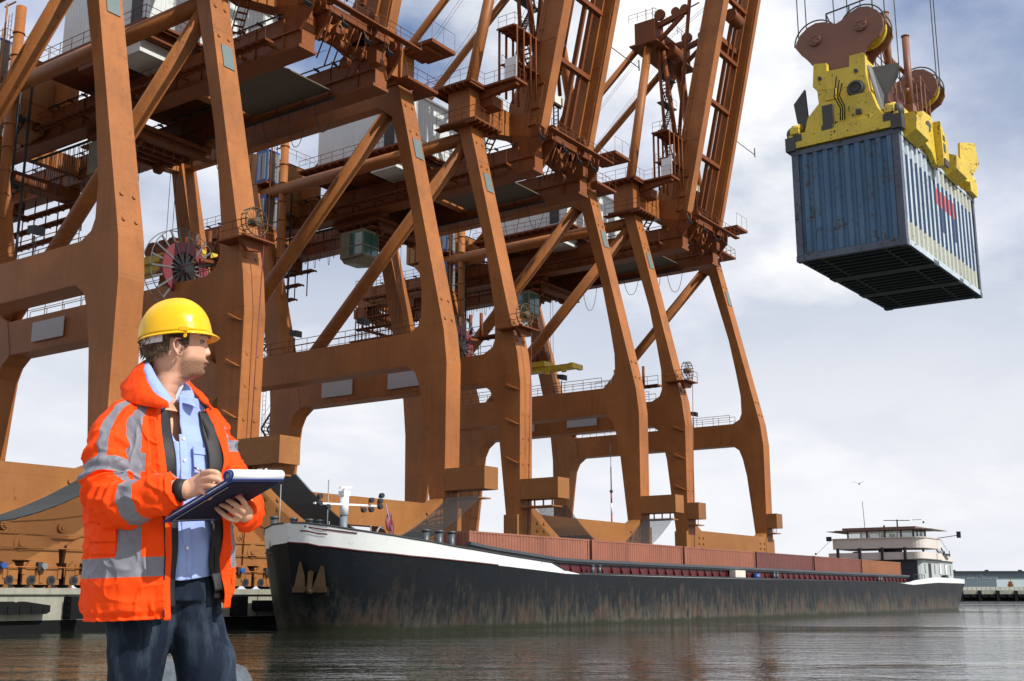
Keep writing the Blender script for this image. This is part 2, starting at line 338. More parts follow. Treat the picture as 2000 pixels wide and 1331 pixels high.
# ================================================================ CRANES
def leg_poly(land=False):
    if not land:
        f = [(3.9, 53.5), (19.0, 53.42), (21.5, 53.72), (43.2, 58.9)]
        b = [(43.2, 60.25), (32, 57.25), (28, 56.5), (25, 56.02), (22.9, 56.0), (22.2, 56.3), (21.74, 57.2), (19.15, 57.4), (18.5, 56.5), (17.5, 56.1), (15.4, 55.65), (8.1, 54.85), (3.9, 54.8)]
    else:
        f = [(3.9, 81.6), (8.1, 81.5), (15.4, 80.6), (17.5, 80.3), (18.5, 79.8), (19.15, 78.9), (21.74, 79.6), (22.3, 80.6), (23, 81.0), (43.2, 86.6)]
        b = [(43.2, 88.1), (23, 83.4), (19, 83.), (3.9, 82.8)]
    return [(y, z) for z, y in f+b]
def side_frame(root, off, x0, far, mt):
    x1 = x0+1.75
    for land in (False, True):
        m = MB(); m.prism(leg_poly(land), 'x', x0, x1)
        def fy(z): return 53.5 if z < 19 else (53.72+(z-21.5)*.2387)
        if not land:
            for z in ([12.2, 14.3, 16.3] if not far else [])+[22.6, 24.2, 39.0, 41.4]:
                for dx in (.45, 1.3): m.disc((x0+dx, fy(z)-.02, z), (0, 1, -.2 if z > 22 else 0), .13, .16, n=8)
            for dz in (12.2, 15.4, 18.3) if not far else (): m.prism([(fy(dz)-.02, dz), (fy(dz)+.1, dz), (fy(dz)+1.2, dz+.35), (fy(dz)+1.2, dz+.6)], 'x', x0-.28, x0-.01)
        g = m.build('leg', mt, root, off)
        if not land:
            pl = MB(); z = 36.6; pl.beam((x0+1.0, fy(z)-.04, z), (x0+1.0, fy(z+1.8)-.04, z+1.8), .95, .06, up=(0, -1, 0)); pl.build('access_plate', M['plate'], g, off)
    xc = x0+.875
    m = MB(); m.prism([(56.2, 19.15), (80.8, 19.15), (80.8, 21.74), (56.2, 21.74)], 'x', x0+.03, x1-.03); pb = m.build('portal_beam', mt, root, off)
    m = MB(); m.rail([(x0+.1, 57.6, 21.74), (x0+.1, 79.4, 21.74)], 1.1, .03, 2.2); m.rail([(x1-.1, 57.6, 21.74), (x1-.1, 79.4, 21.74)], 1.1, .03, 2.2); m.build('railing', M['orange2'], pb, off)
    m = MB()
    if far:
        for a, b, c in (((60.4, 41.6), (80.6, 22.4), .62),): m.pipe((xc, *a), (xc, *b), c, n=16)
    else: m.pipe((xc, 60.0, 41.6), (xc, 80.6, 22.2), .62, n=16)
    m.build('diagonal_brace', mt, root, off)
    m = MB()
    if far: m.beam((xc, 59.6, 42.45), (xc, 87, 42.45), 1.1, 1.05); m.prism([(59.4, 40.4), (61.5, 41.93), (59.4, 41.93)], 'x', x0+.2, x1-.2)
    else: m.pipe((xc, 60, 42.3), (xc, 87, 42.3), .62, n=16)
    m.build('tie_beam', mt, root, off)
    # head block on the leg with two platforms
    m = MB(); m.box(x0+.02, x1-.02, 58.9, 61.4, 43.35, 46.8) if not far else m.box(x0+.02, x1-.02, 58.7, 60.6, 43.35, 46.6); hb = m.build('leg_head', mt, root, off)
    if not far:
        m = MB(); m.prism([(x0-.9, 57.6), (x1+1.5, 57.6), (x1+1.5, 58.7), (x0-.05, 58.9-.01), (x0-.05, 61.6), (x0-1., 61.6)], 'z', 43.1, 43.28); m.box(x0-.9, x0-.01, 58.7, 62.3, 43.0, 43.09)
        for k in range(6): m.box(x0-.9+k*.7, x0-.82+k*.7, 57.6, 58.75, 42.85, 43.09)
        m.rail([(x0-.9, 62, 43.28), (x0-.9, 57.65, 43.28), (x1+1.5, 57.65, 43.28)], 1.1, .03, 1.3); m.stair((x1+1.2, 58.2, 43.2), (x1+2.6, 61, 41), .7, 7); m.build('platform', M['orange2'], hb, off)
        m = MB(); m.box(x0-1.0, x1+.3, 58.0, 63, 46.82, 47.02); m.box(x0+1.0, x1+1.2, 54.6, 58.0, 46.82, 47.02); m.prism([(58.8, 45.9), (58.8, 46.8), (54.8, 46.8), (54.8, 46.5)], 'x', x0+1.4, x0+1.9)
        for k in range(7): m.box(x0-1.0, x1+.3, 58.1+k*.75, 58.2+k*.75, 46.6, 46.81)
        m.rail([(x0-1, 63, 47.02), (x0-1, 58, 47.02), (x0+1, 58, 47.02), (x0+1, 54.7, 47.02), (x1+1.1, 54.7, 47.02)], 1.1, .022, 1.2)
        m.box(x0+1.6, x0+3.2, 57.5, 59.0, 45.2, 46.2); m.build('upper_platform', M['orange2'], hb, off)
        m = MB(); m.box(x0+1.25, x0+1.3, 54.62, 55.9, 47.1, 49.1); m.build('white_board', M['white'], hb, off)
    else:
        m = MB(); m.prism([(x0-.8, 57.2), (x1+1.4, 57.2), (x1+1.4, 61), (x1+.05, 61), (x1+.05, 58.5), (x0-.8, 58.5)], 'z', 43.05, 43.28)
        m.rail([(x0-.8, 57.3, 43.28), (x1+1.4, 57.3, 43.28), (x1+1.4, 61, 43.28)], 1.1, .03, 1.3); m.box(x0+.3, x1+1.7, 55.6, 58.6, 46.3, 46.6); m.box(x0+.5, x1+.9, 56.4, 58.6, 46, 46.28)
        m.rail([(x0+.4, 55.7, 46.6), (x1+1.7, 55.7, 46.6)], 1.6, .02, 1.5, False); m.build('platform', M['orange2'], hb, off)
    return pb
def bogie(m, x, y, big=True):
    """equaliser, sub-beams and four two-wheel trucks under a sill end, centred at x"""
    o = m
    o.prism([(x-4.2, 5.0), (x-4.0, 5.62), (x-1.2, 5.9), (x+1.2, 5.9), (x+4.0, 5.62), (x+4.2, 5.0), (x+3.0, 4.1), (x+.9, 4.05), (x-.9, 4.05), (x-3.0, 4.1)], 'y', y-.55, y+.55)
    for k in (-1, 1):
        c = x+k*2.35
        for ya, yb in ((y-.80, y-.56), (y+.56, y+.80)): o.prism([(c-2.2, 3.3), (c-2.1, 4.2), (c-.9, 4.85), (c+.9, 4.85), (c+2.1, 4.2), (c+2.2, 3.3), (c+.9, 3.1), (c+.5, 3.4), (c-.5, 3.4), (c-.9, 3.1)], 'y', ya, yb)
        o.box(c-1.9, c+1.9, y-.55, y+.55, 3.35, 4.3)
        o.disc((c, y, 4.25), (0, 1, 0), .42, 1.75, 16); o.disc((c, y, 4.25), (0, 1, 0), .2, 1.95, 12)
        for j in (-1, 1):
            t = c+j*1.15; o.prism([(t-1.02, 2.2), (t-1.02, 2.95), (t-.6, 3.4), (t+.6, 3.4), (t+1.02, 2.95), (t+1.02, 2.2)], 'y', y-.97, y-.805)
            o.box(t-.9, t+.9, y-.79, y+.79, 2.75, 3.3)
            o.disc((t, y, 3.0), (0, 1, 0), .18, 2.1, 10)
def rect_rope(m, a, b, r=.03): m.pipe(a, b, r, n=5, cap=False)
def festoon(m, a, b, n, drop, r=.03):
    a, b = Vector(a), Vector(b)
    for i in range(n):
        p, q = a.lerp(b, i/n), a.lerp(b, (i+.72)/n); d = drop*(1+.25*math.sin(i*2.1))
        m.tube([p.lerp(q, t)-Vector((0, 0, d*(1-abs(2*t-1)**2.6))) for t in [k/10 for k in range(11)]], r, 4, cap=False)
def girder_x(): return (6.5, 14.4)
def make_crane():
    OFF = Vector((11, 68, 2)); root = empty('gantry_crane', OFF); o1, o2, sl = M['orange'], M['orange2'], M['sill']
    pb0 = side_frame(root, OFF, 0., False, o1); pb1 = side_frame(root, OFF, 20.2, True, o1)
    for y0 in (72.2, 64.0):
        s = MB(); s.box(-.14, -.07, y0, y0+3.85, 19.75, 21.2); 
        for k in (.3, 3.5): s.box(-.075, .035, y0+k, y0+k+.1, 19.9, 21.1)
        s.build('sign_panel', M['sign'], pb0, OFF)
    for y in (62.5, 70.2):
        s = MB(); s.pipe((20.5, y, 21.74), (20.5, y, 23.1), .05); s.prism([(y-.45, 23.1), (y+.35, 23.3), (y+.35, 23.75), (y-.45, 23.65)], 'x', 20.2, 20.9); s.build('floodlight', M['dark'], pb1, OFF)
    # sill beams and running gear
    for y, nm in ((54.15, 'water'), (82.2, 'land')):
        m = MB(); m.prism([(1.75, 5.95), (1.75, 9.0), (3.2, 8.2), (19.0, 8.2), (20.2, 8.7), (20.2, 5.95), (17.6, 5.5), (14.5, 5.2), (13.5, 6.3), (8.5, 6.3), (7.5, 5.2), (4.5, 5.2)], 'y', y-.62, y+.62)
        m.box(-.35, 2.1, y-.67, y+.67, 5.91, 8.05); m.box(19.85, 22.3, y-.67, y+.67, 5.91, 8.05)
        for x in (2.6, 3.6, 18.3, 19.4): 
            for z in (6.9, 7.5): m.disc((x, y-.65, z), (0, 1, 0), .13, .15, 8)
        m.build('sill_beam', sl, root, OFF)
        for x in (3.9, 18.1):
            e = MB(); bogie(e, x, y); e.build('bogie', sl, root, OFF); b_ = root.children[-1]
            for k in (-1, 1):
                for j in (-1, 1):
                    for i in (-.55, .55):
                        e = MB(); xx = x+k*2.35+j*1.15+i; e.disc((xx, y, 2.42), (0, 1, 0), .38, .3, 18); e.pipe((xx, y-1.03, 2.42), (xx, y+.3, 2.42), .15, n=10); e.disc((xx, y-.98, 2.42), (0, 1, 0), .24, .1, 12); e.build('wheel', M['dark'], b_, OFF)
                    e = MB(); xx = x+k*2.35+j*1.1; e.pipe((xx, y-1.35, 3.1), (xx, y-.95, 3.1), .15, mi=0); e.box(xx-.3, xx-.05, y-1.2, y-.96, 2.9, 3.3, 1); e.build('drive_motor', [M['blue'] if k*j > 0 else M['grey'], M['dark']], b_, OFF)
            e = MB()
            for k in range(9): e.box(x-4.3+k*1.0, x-4.1+k*1.0, y-1.02, y-.975, 2.3+.2*(k % 3), 3.1+.15*(k % 2))
            e.pipe((x-4.2, y-.95, 4.0), (x+4.2, y-.95, 4.0), .035, n=5)
            e.beam((x-4.2, y-.85, 4.72), (x+4.2, y-.85, 4.72), .06, .1);
            for k in (-3.2, 0, 3.2): e.disc((x+k, y-.6, 5.1), (0, 1, 0), .26, .2, 16); e.disc((x+k, y-.72, 5.1), (0, 1, 0), .13, .1, 12)
            e.build('brake_linkage', sl, b_, OFF)
            e = MB(); e.rail([(x-4.6, y-1.1, 2.6), (x+4.6, y-1.1, 2.6)], .45, .03, 1.5, False); e.build('bogie_rail', o1, b_, OFF)
        for x, s_ in ((-1.1, -1), (23., 1)):
            e = MB(); e.box(min(x, x-s_*1.2), max(x, x-s_*1.2), y-.4, y+.4, 2.5, 3.9); e.pipe((x, y, 3.2), (x+s_*.5, y, 3.2), .25); e.build('end_buffer', sl, root, OFF)
    # stub boxes projecting over the water with the hanging cable curtain
    for x in (0., 20.2):
        m = MB(); m.box(x+.03, x+1.72, 49.8, 53.6, 9.25, 10.9); m.box(x+.1, x+1.65, 50.4, 53.4, 8.6, 8.7)
        for k in range(4): m.box(x+.3, x+.4, 50.5+k*.85, 50.6+k*.85, 8.7, 9.25)
        m.build('cantilever_box', sl, root, OFF)
    m = MB()
    for i in range(70):
        y = 50.05+i*.044
        m.tube([(1.7+(20.2-1.7)*t, y, 8.75-3.9*(1-abs(2*t-1)**1.75)-.03*(i % 3)) for t in [k/16 for k in range(17)]], .018, 3, cap=False)
    m.build('cable_curtain', M['cable'], root, OFF)
    # upper cross beam, masts, apex frame, back stays
    m = MB(); m.prism([(1.75, 43.9), (1.75, 46.5), (20.2, 46.5), (20.2, 43.9), (18, 43.6), (14, 44.5), (8, 44.5), (4, 43.6)], 'y', 59.0, 60.5); m.build('cross_beam', o1, root, OFF)
    for x, xa in ((1.3, 7.4), (20.7, 14.3)):
        m = MB(); m.pipe((x, 60.0, 46.9), (xa, 60.1, 68.2), .56, .5, 16); m.disc((x, 60, 47.2), (0, 0, 1), .75, .35, 14); m.build('mast', o1, root, OFF)
        m = MB(); m.pipe((xa, 60.5, 67.8), (xa, 86.5, 46.0), .42, n=12); m.box(xa-.5, xa+.5, 85.2, 87.2, 43.3, 46.2); m.build('back_stay', o1, root, OFF)
        m = MB(); m.pipe((xa+(.4 if x < 5 else -.4), 59.4, 67.5), (xa+(.1 if x < 5 else -.1), 58.3, 51.0), .2, n=8)
        m.pipe((xa+(.9 if x < 5 else -.9), 59.0, 67.2), (xa+(1.4 if x < 5 else -1.4), 57.6, 52.6), .3, n=8); m.pipe((xa+(1.4 if x < 5 else -1.4), 57.6, 52.6), (xa+(-.3 if x < 5 else .3), 54.3, 73.), .24, n=8)
        m.build('fore_stay_link', o2, root, OFF)
    m = MB(); m.box(6.6, 15.1, 59.3, 61.0, 66.9, 68.9); m.box(6.1, 8.4, 58.8, 61.5, 66.4, 69.3); m.box(13.3, 15.6, 58.8, 61.5, 66.4, 69.3); m.box(5.6, 16.1, 58.3, 62, 66.15, 66.35)
    for x in (7.2, 14.4):
        m.beam((x, 59.5, 68.6), (x, 54.9, 69.6), .5, .6); m.beam((x, 59.0, 66.6), (x, 55.5, 69.2), .35, .45)
        for k in (0, 1.2): m.disc((x, 56.5-k, 69.9), (1, 0, 0), .55, .3)
        m.disc((x, 58.6, 70.1), (1, 0, 0), .7, .35)
    m.disc((10, 58.4, 66.2), (1, 0, 0), .9, 2.4); m.prism([(60.8, 66.4), (60.8, 62.0), (59.6, 64.5)], 'x', 12.4, 13.1)
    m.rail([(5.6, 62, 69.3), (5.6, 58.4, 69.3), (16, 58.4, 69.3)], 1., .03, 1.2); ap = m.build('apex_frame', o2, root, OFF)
    m = MB(); m.beam((9, 54.2, 71.2), (9, 57.8, 70.4), .12, .12); m.pipe((9, 57.8, 69), (9, 57.8, 70.5), .06); m.pipe((8, 60, 69), (8, 60, 72), .04); m.pipe((7.7, 60, 71), (8.3, 60, 71), .03); m.pipe((6.3, 60, 69), (6.3, 60, 71), .04); m.build('aerial', M['dark'], ap, OFF)
    # raised boom: two box girders with cross members
    lean = math.tan(R(12.8)); 
    def by(z): return 55.8-(z-43.6)*lean
    for x, s_ in ((6.6, 1), (14.5, -1)):
        m = MB(); z0, z1 = 44.2, 98.
        m.prism([(by(z0)-.05, z0), (by(z0)+.9, z0-.6), (by(z0)+3.9, z0+.3), (by(z0+3)+4.2, z0+3.2), (by(z0+5)+3.4, z0+5.5), (by(z0+8)+2.5, z0+8), (by(z1)+2.4, z1), (by(z1), z1)], 'x', x, x+1.25)
        m.box(x-.04, x+1.29, by(53)+.05, by(53)+2.55, 52.9, 53.1)
        for z in range(48, 90, 3): m.box(x+1.25*(s_ < 0)-.03, x+1.25*(s_ < 0)+.03, by(z)+.4, by(z)+.55, z, z+.3)
        m.beam((x-.08, by(46)+1.0, 46), (x-.08, by(90)+1.0, 90), .12, .35, up=(1, 0, 0)) if s_ < 0 else m.beam((x+1.33, by(46)+1.0, 46), (x+1.33, by(90)+1.0, 90), .12, .35, up=(1, 0, 0))
        if s_ < 0: m.beam((x+.12, by(45)-.14, 45), (x+.12, by(95)-.14, 95), .12, .28, up=(0, 1, 0))
        b_ = m.build('boom_girder', o1, root, OFF)
        if s_ > 0:
            m = MB(); m.ladder((x-.12, by(45)+.9, 44.6), (x-.12, by(48.5)+.9, 48.5), .8, (0, 1, 0), 1.6)
            for z in (44.6, 46.2, 48.5): m.box(x-.2, x-.05, by(z)+.4, by(z)+1.4, z, z+.12)
            m.build('hinge_ladder', o2, b_, OFF)
    m = MB()
    for z in (52, 58.6, 64.5, 71, 77, 84, 91):
        m.beam((7.85, by(z)+1.2, z), (14.5, by(z)+1.2, z), .55, .5); m.pipe((7.9, by(z)+1.2, z+.4), (12.0, by(z)+2.2, z+3), .07, n=6)
    for x in (11.9, 13.1): m.beam((x, by(46)+1.3, 46.5), (x, by(97)+1.3, 97), .3, .45)
    m.disc((11.4, by(69)+.8, 69), (1, 0, 0), .8, 2.6); m.disc((11.4, by(76)+.8, 76), (1, 0, 0), .8, 2.6); m.beam((8, by(66)+2, 66.3), (14.4, by(66)+2, 66.3), 1.5, .7)
    m.build('boom_cross_members', o2, root, OFF)
    m = MB(); m.ladder((9.6, 58.6, 47), (9.6, 58.9, 66), .5, (1, 0, 0), .4)
    for i in range(5):
        z = 49+i*3.6; m.stair((9.2+(i % 2)*2, 59.6, z), (11.2-(i % 2)*2, 59.6, z+3.4), .7, 9); m.box(8.6, 12.0, 59.1, 60.1, z+3.42, z+3.5)
        m.rail([(8.6, 59.1, z+3.5), (12., 59.1, z+3.5)], 1., .025, 1.2)
    m.build('mast_stair', M['dark'], root, OFF)
    m = MB(); m.pipe((20.9, by(56)+.7, 56.), (22.5, by(56)+.7, 56), .05); m.pipe((22.5, by(56)+.7, 55.7), (22.5, by(56)+.7, 56.9), .07); m.pipe((15.7, by(56)+.7, 56.), (20.9, by(56)+.7, 56), .05); m.build('boom_lamp_arm', M['dark'], root, OFF)
    # scaffold platform beside the boom foot
    m = MB()
    for x in (2.6, 3.7, 4.8, 5.7): m.pipe((x, 57.5, 46.5), (x, 57.5, 53.0), .12, n=6); m.pipe((x, 55.5, 46.6), (x, 55.5, 53), .08, n=6)
    m.deck([(2.3, 56.6, 53.0), (6.6, 56.6, 53.0)], 2.0); m.deck([(2.8, 56.6, 49.6), (6.6, 56.6, 49.6)], 1.8)
    m.rail([(2.4, 57.5, 53.1), (2.4, 55.6, 53.1), (6.4, 55.6, 53.1)], 1.1, .025, 1.1); m.rail([(6.4, 57.5, 49.7), (3, 57.5, 49.7)], 1, .025, 1.1)
    for k in range(3): m.pipe((4.8, 57.5, 46.6+k*2.1), (5.7, 57.5, 48.6+k*2.1), .05, n=4)
    m.build('boom_foot_scaffold', o2, root, OFF)
    # main girders, their walkways and cross ties
    for x, s_ in ((6.5, 1), (14.4, -1)):
        m = MB(); m.box(x, x+1.3, 56.2, 106, 40.4, 43.0); m.box(x-.22, x+1.52, 56.2, 106, 40.15, 40.39); m.box(x-.18, x+1.48, 56.2, 106, 41.55, 41.72); m.prism([(56.3, 43.05), (56.3, 44.3), (57.6, 46.2), (58.9, 46.2), (58.9, 43.05)], 'x', x+.1, x+1.2)
        for k in range(16): m.box(x-.12, x+1.42, 58+k*3, 58.1+k*3, 40.4, 42.9)
        g = m.build('main_girder', M['girder'], root, OFF)
        xo = x-1.0 if s_ > 0 else x+2.3
        m = MB(); m.deck([(xo, 58.5, 41.0), (xo, 104, 41.0)], .8); m.rail([(xo-.4*s_, 58.5, 41.05), (xo-.4*s_, 104, 41.05)], 1.1, .028, 1.6)
        for k in range(15): m.beam((xo, 59+k*3.2, 40.9), (x+.65, 59+k*3.2, 40.9), .12, .2)
        m.build('girder_walkway', o2, g, OFF)
    for y in (70., 82, 94, 105.5): m = MB(); m.box(7.8, 14.4, y, y+.9, 41.0, 42.7); m.build('girder_cross_tie', o1, root, OFF)
    for x in (1.0, 20.9): m = MB(); m.beam((x, 87.3, 42.4), (7 if x < 5 else 15, 87.3, 42.0), 1.2, 1.4); m.build('girder_cross_tie', o1, root, OFF)
    for x in (6.1, 16.1, 14.0):
        m = MB()
        for k in range(3): m.pipe((x+.12*k, 58, 43.12+.05*k), (x+.12*k, 105, 43.12+.05*k), .035, n=5, cap=False)
        for k in range(24): m.box(x-.1, x+.5, 58.5+k*1.95, 58.58+k*1.95, 43.0, 43.2)
        m.build('cable_tray', M['dark'], root, OFF)
    m = MB(); m.rail([(3, 59.1, 46.5), (20, 59.1, 46.5)], 1.05, .025, 1.5); m.rail([(3, 60.4, 46.5), (20, 60.4, 46.5)], 1.05, .025, 1.5); m.box(3, 20, 59.05, 60.45, 46.502, 46.53); m.build('beam_railing', o2, root, OFF)
    for x, s_ in ((6.5, -.12), (15.75, .12)):
        m = MB(); m.ladder((x+s_, by(46)+1.9, 46), (x+s_, by(90)+1.9, 90), .4, (0, 1, 0), .5)
        for z in range(50, 90, 4): m.torus((x+s_*3, by(z)+1.9, z), (0, 0, 1), .38, .02, 14, 4)
        m.build('boom_ladder', o2, root, OFF)
    m = MB(); m.box(8.0, 14.2, 60.8, 69.5, 40.9, 41.0); m.build('under_deck', mat('grey_brown_underside', (.11, .095, .075), .7), root, OFF)  # sheet between the girders in one even grey-brown tone
    # hinge machinery
    m = MB(); rr = random.Random(5)
    for x in (6.2, 7.9, 14.0, 15.8): m.prism([(55.0, 42.9), (54.9, 43.9), (55.5, 44.5), (56.3, 44.2), (56.7, 42.8), (56.2, 41.4)], 'x', x, x+.25); m.disc((x+.1, 55.8, 43.8), (1, 0, 0), .5, .5)
    for k in range(26):
        x = rr.uniform(7.6, 14.2); y = rr.uniform(54.6, 57.6); z = rr.uniform(40.8, 44.4); t = rr.random()
        if t < .45: m.disc((x, y, z), (1, 0, 0), rr.uniform(.3, .65), rr.uniform(.15, .5), 14)
        elif t < .8: s = rr.uniform(.2, .5); m.box(x-s, x+s, y-s, y+s, z-s*1.3, z+s)
        else: m.beam((x, y, z), (x+rr.uniform(-1, 1), y+rr.uniform(-1, 1), z+rr.uniform(-1.5, 1.5)), .15, .2)
    for k in range(8): m.pipe((8+k*.8, 56.2, 44.2), (8+k*.8, 57.8, 40.6+.2*(k % 3)), .06, n=5)
    m.box(7.6, 14.6, 55.0, 55.35, 43.3, 43.9); m.box(6, 17.2, 53.9, 54.5, 43.6, 43.72); m.rail([(6, 54, 43.7), (17.2, 54, 43.7)], .9, .03, 1.2)
    m.build('boom_hinge', o2, root, OFF)
    for x, y, z in ((5.2, 54.6, 42.6), (8.8, 54.4, 42.4), (11., 54.2, 42.0), (13.8, 54.4, 42.2)):
        m = MB(); m.prism([(y-.2, z), (y+.05, z+.25), (y+.25, z+.15), (y+.05, z-.2)], 'x', x, x+.5); m.pipe((x+.25, y+.1, z+.1), (x+.25, y+.4, z+1.0), .05); m.build('floodlight', M['dark'], root, OFF)
    m = MB(); m.box(10.6, 12.2, 56.6, 56.9, 48.6, 49.4); m.build('lit_lamp_panel', M['lamp'], root, OFF)
    m = MB(); m.box(10.5, 12.3, 56.92, 57.1, 48.5, 49.5); m.pipe((11.0, 57, 46.4), (11., 57, 48.5), .08); m.pipe((11.8, 57, 46.4), (11.8, 57, 48.5), .08)
    for k in range(5): m.pipe((11, 57, 46.5+k*.4), (11.8, 57, 46.9+k*.4), .04, n=4)
    m.build('lamp_frame', M['dark'], root, OFF)
    # machinery house
    m = MB(); m.box(3.6, 17.6, 70.0, 81.5, 44.8, 50.9)
    for k in range(28): y = 70.1+k*.41; m.box(3.585, 3.61, y, y+.2, 44.9, 50.8)
    for k in range(34): x = 3.7+k*.41; m.box(x, x+.2, 69.975, 70.01, 44.9, 50.8)
    hs = m.build('machinery_house', M['house'], root, OFF)
    m = MB(); m.box(3.4, 17.8, 69.8, 81.7, 50.9, 51.1); m.box(6, 8, 72, 74, 51.1, 52.5); m.box(13, 16, 72, 75, 51.1, 52.2); m.build('roof', M['white'], hs, OFF)
    m = MB(); m.box(3.5, 3.55, 71, 72.3, 45.3, 48.9); m.build('door', M['dark'], hs, OFF)
    m = MB(); m.box(2.3, 18.8, 68.8, 83, 44.4, 44.6); m.box(3.0, 18.2, 69.5, 82.5, 43.6, 44.39); m.rail([(2.4, 83, 44.6), (2.4, 68.9, 44.6), (18.7, 68.9, 44.6)], 1.1, .03, 1.6)
    for k in range(14): m.box(2.3, 18.8, 69+k*1.05, 69.12+k*1.05, 44.2, 44.39)
    m.box(3.0, 6.0, 74.6, 78.0, 42.9, 43.59); m.build('house_deck', o2, hs, OFF)
    m = MB(); m.box(3.1, 6.5, 70.3, 73.6, 42.6, 43.59); m.build('ventilation_box', M['house'], hs, OFF)
    # trolley, cab, festoon
    m = MB(); m.box(7.0, 15.2, 76, 82, 39.3, 39.7); m.box(7.2, 8.0, 75.5, 82.5, 39.7, 40.1); m.box(14.2, 15, 75.5, 82.5, 39.7, 40.1)
    for k in range(6): m.box(7.4, 14.8, 76.2+k*1.1, 76.4+k*1.1, 38.9, 39.29)
    m.rail([(7, 76, 38.6), (15.2, 76, 38.6)], 1.1, .03, 1.3); m.rail([(7, 76, 38.6), (7, 82, 38.6)], 1.1, .03, 1.3); m.box(7, 15.2, 75.4, 76.2, 38.4, 38.55); m.box(6.4, 7.2, 76, 82, 38.4, 38.55)
    for k in range(7): m.pipe((8+k, 77, 38), (8+k, 77, 39.5), .08, n=5)
    for x in (8.4, 13.6):
        for y in (77, 81): m.disc((x, y, 38.7), (1, 0, 0), .6, .4)
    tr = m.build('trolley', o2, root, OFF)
    m = MB(); m.box(6.0, 8.4, 77.0, 80.2, 35.5, 35.7); m.box(6.0, 8.4, 77.0, 80.2, 38.05, 38.3)
    for x in (6.05, 7.2, 8.3):
        for y in (77.1, 80.1): m.box(x-.07, x+.07, y-.07, y+.07, 35.7, 38.05)
    for z in (36.6,): m.box(5.98, 8.42, 76.98, 77.1, z, z+.1); m.box(5.98, 6.1, 77, 80.2, z, z+.1)
    m.box(6.0, 6.12, 78.9, 80.2, 35.7, 38.05); m.prism([(77., 35.5), (80.2, 35.5), (79.8, 35.), (78.2, 34.8)], 'x', 6.2, 8.2)
    cb = m.build('operator_cab', mat('cab_paint', (.20, .19, .13), .5), tr, OFF)
    m = MB(); m.box(6.03, 6.06, 77.1, 78.85, 35.72, 38.0); m.box(6.15, 8.3, 77.03, 77.06, 35.72, 38.0); m.build('cab_window', M['glass'], cb, OFF)
    m = MB(); m.beam((8.2, 82.9, 40), (8.2, 92.2, 40), .12, .2); festoon(m, (8.2, 83, 39.95), (8.2, 92, 39.95), 13, 3.2, .035); m.build('festoon_cable', M['cable'], root, OFF)
    m = MB(); m.beam((13.9, 60, 40), (13.9, 75, 40), .12, .2); festoon(m, (13.9, 60, 39.95), (13.9, 75, 39.95), 5, 2.6, .035); m.build('festoon_cable', M['cable'], root, OFF)
    # back reach: hanging service gantries
    m = MB()
    for z, y0, y1 in ((38.6, 93, 104), (37.2, 95, 106), (35.6, 96, 107)):
        m.deck([(6.5, y0, z), (6.5, y1, z)], 1.0, .1, 1.2); m.deck([(15, y0, z), (15, y1, z)], 1.0, .1, 1.2); m.rail([(6.1, y0, z), (6.1, y1, z)], 1., .03, 1.2); m.deck([(6.5, y1-1, z), (15, y1-1, z)], .9)
    for y in range(94, 107, 2): 
        for x in (6.2, 6.8, 15.): m.pipe((x, y, 35.6), (x, y, 40.4), .07, n=5)
    for k in range(14): m.pipe((6.4+(k % 2)*.4, 93.5+k*.9, 39.9), (6.4+(k % 2)*.4, 93.5+k*.9, 37.6-(k % 3)*.4), .13, n=6)
    m.box(6.3, 15.3, 104.5, 106.5, 38.8, 40.1); m.box(6, 15.6, 95.5, 97.0, 38.9, 40.1); m.rail([(6, 106, 43.0), (15.5, 106, 43.0)], 1.1, .03, 1.5); m.rail([(6.2, 90, 43.0), (6.2, 106, 43.0)], 1.1, .03, 1.5)
    m.disc((7.2, 103.6, 39.2), (1, 0, 0), 1.0, .4); m.disc((7.2, 99.6, 39.4), (1, 0, 0), .8, .4)
    m.build('back_reach_gantry', o2, root, OFF)
    # lift tower with ladder, electrical house and stairs by the landside leg
    m = MB(); m.pipe((.9, 83.6, 21.74), (.9, 83.6, 49.4), .42, n=14); 
    for z in range(23, 49, 2): m.disc((.9, 83.6, z), (0, 0, 1), .5, .1, 14); m.beam((.9, 83.6, z), (.9, 84.9, z), .1, .1)
    m.ladder((.6, 84.6, 4), (.6, 84.6, 49), .45, (0, 1, 0), .45); m.pipe((.5, 85.1, 4), (.5, 85.1, 50), .09, n=6); m.pipe((.9, 83.6, 4), (.9, 83.6, 21.74), .3, n=10)
    m.beam((.6, 84, 49.9), (.6, 85.6, 49.9), .1, .1); m.build('lift_mast', o1, root, OFF)
    for z in (43.4, 38.4):
        m = MB(); m.box(.2, 1.9, 85.4, 87.0, z, z+3.6, 0); m.box(.14, .2, 85.6, 86.1, z+.3, z+3.2, 1); m.box(.14, .2, 86.25, 86.75, z+.3, z+3.2, 1); m.box(.3, 1.8, 85.33, 85.4, z+.2, z+3.3, 1); m.box(0, 2, 85.2, 87.2, z-.2, z-.01, 2)
        m.build('lift_landing_box', [M['blue'], M['grey'], o2], root, OFF)
    m = MB()
    for i in range(7):
        z = 23+i*2.9; a = (2.6, 85+(i % 2)*3.2, z); b = (2.6, 88.2-(i % 2)*3.2, z+2.9); m.stair(a, b, .8, 8); m.box(2.1, 3.1, b[1]-.6, b[1]+.6, z+2.84, z+2.9); m.rail([(2.1, b[1]-.6, z+2.9), (2.1, b[1]+.6, z+2.9)], 1, .03)
    for x, y in ((2.1, 84.6), (3.1, 84.6), (2.1, 88.8), (3.1, 88.8)): m.beam((x, y, 22), (x, y, 43.5), .16, .16)
    for i in range(7): z = 24+i*2.9; m.beam((2.1, 84.6, z), (2.1, 88.8, z), .1, .14)
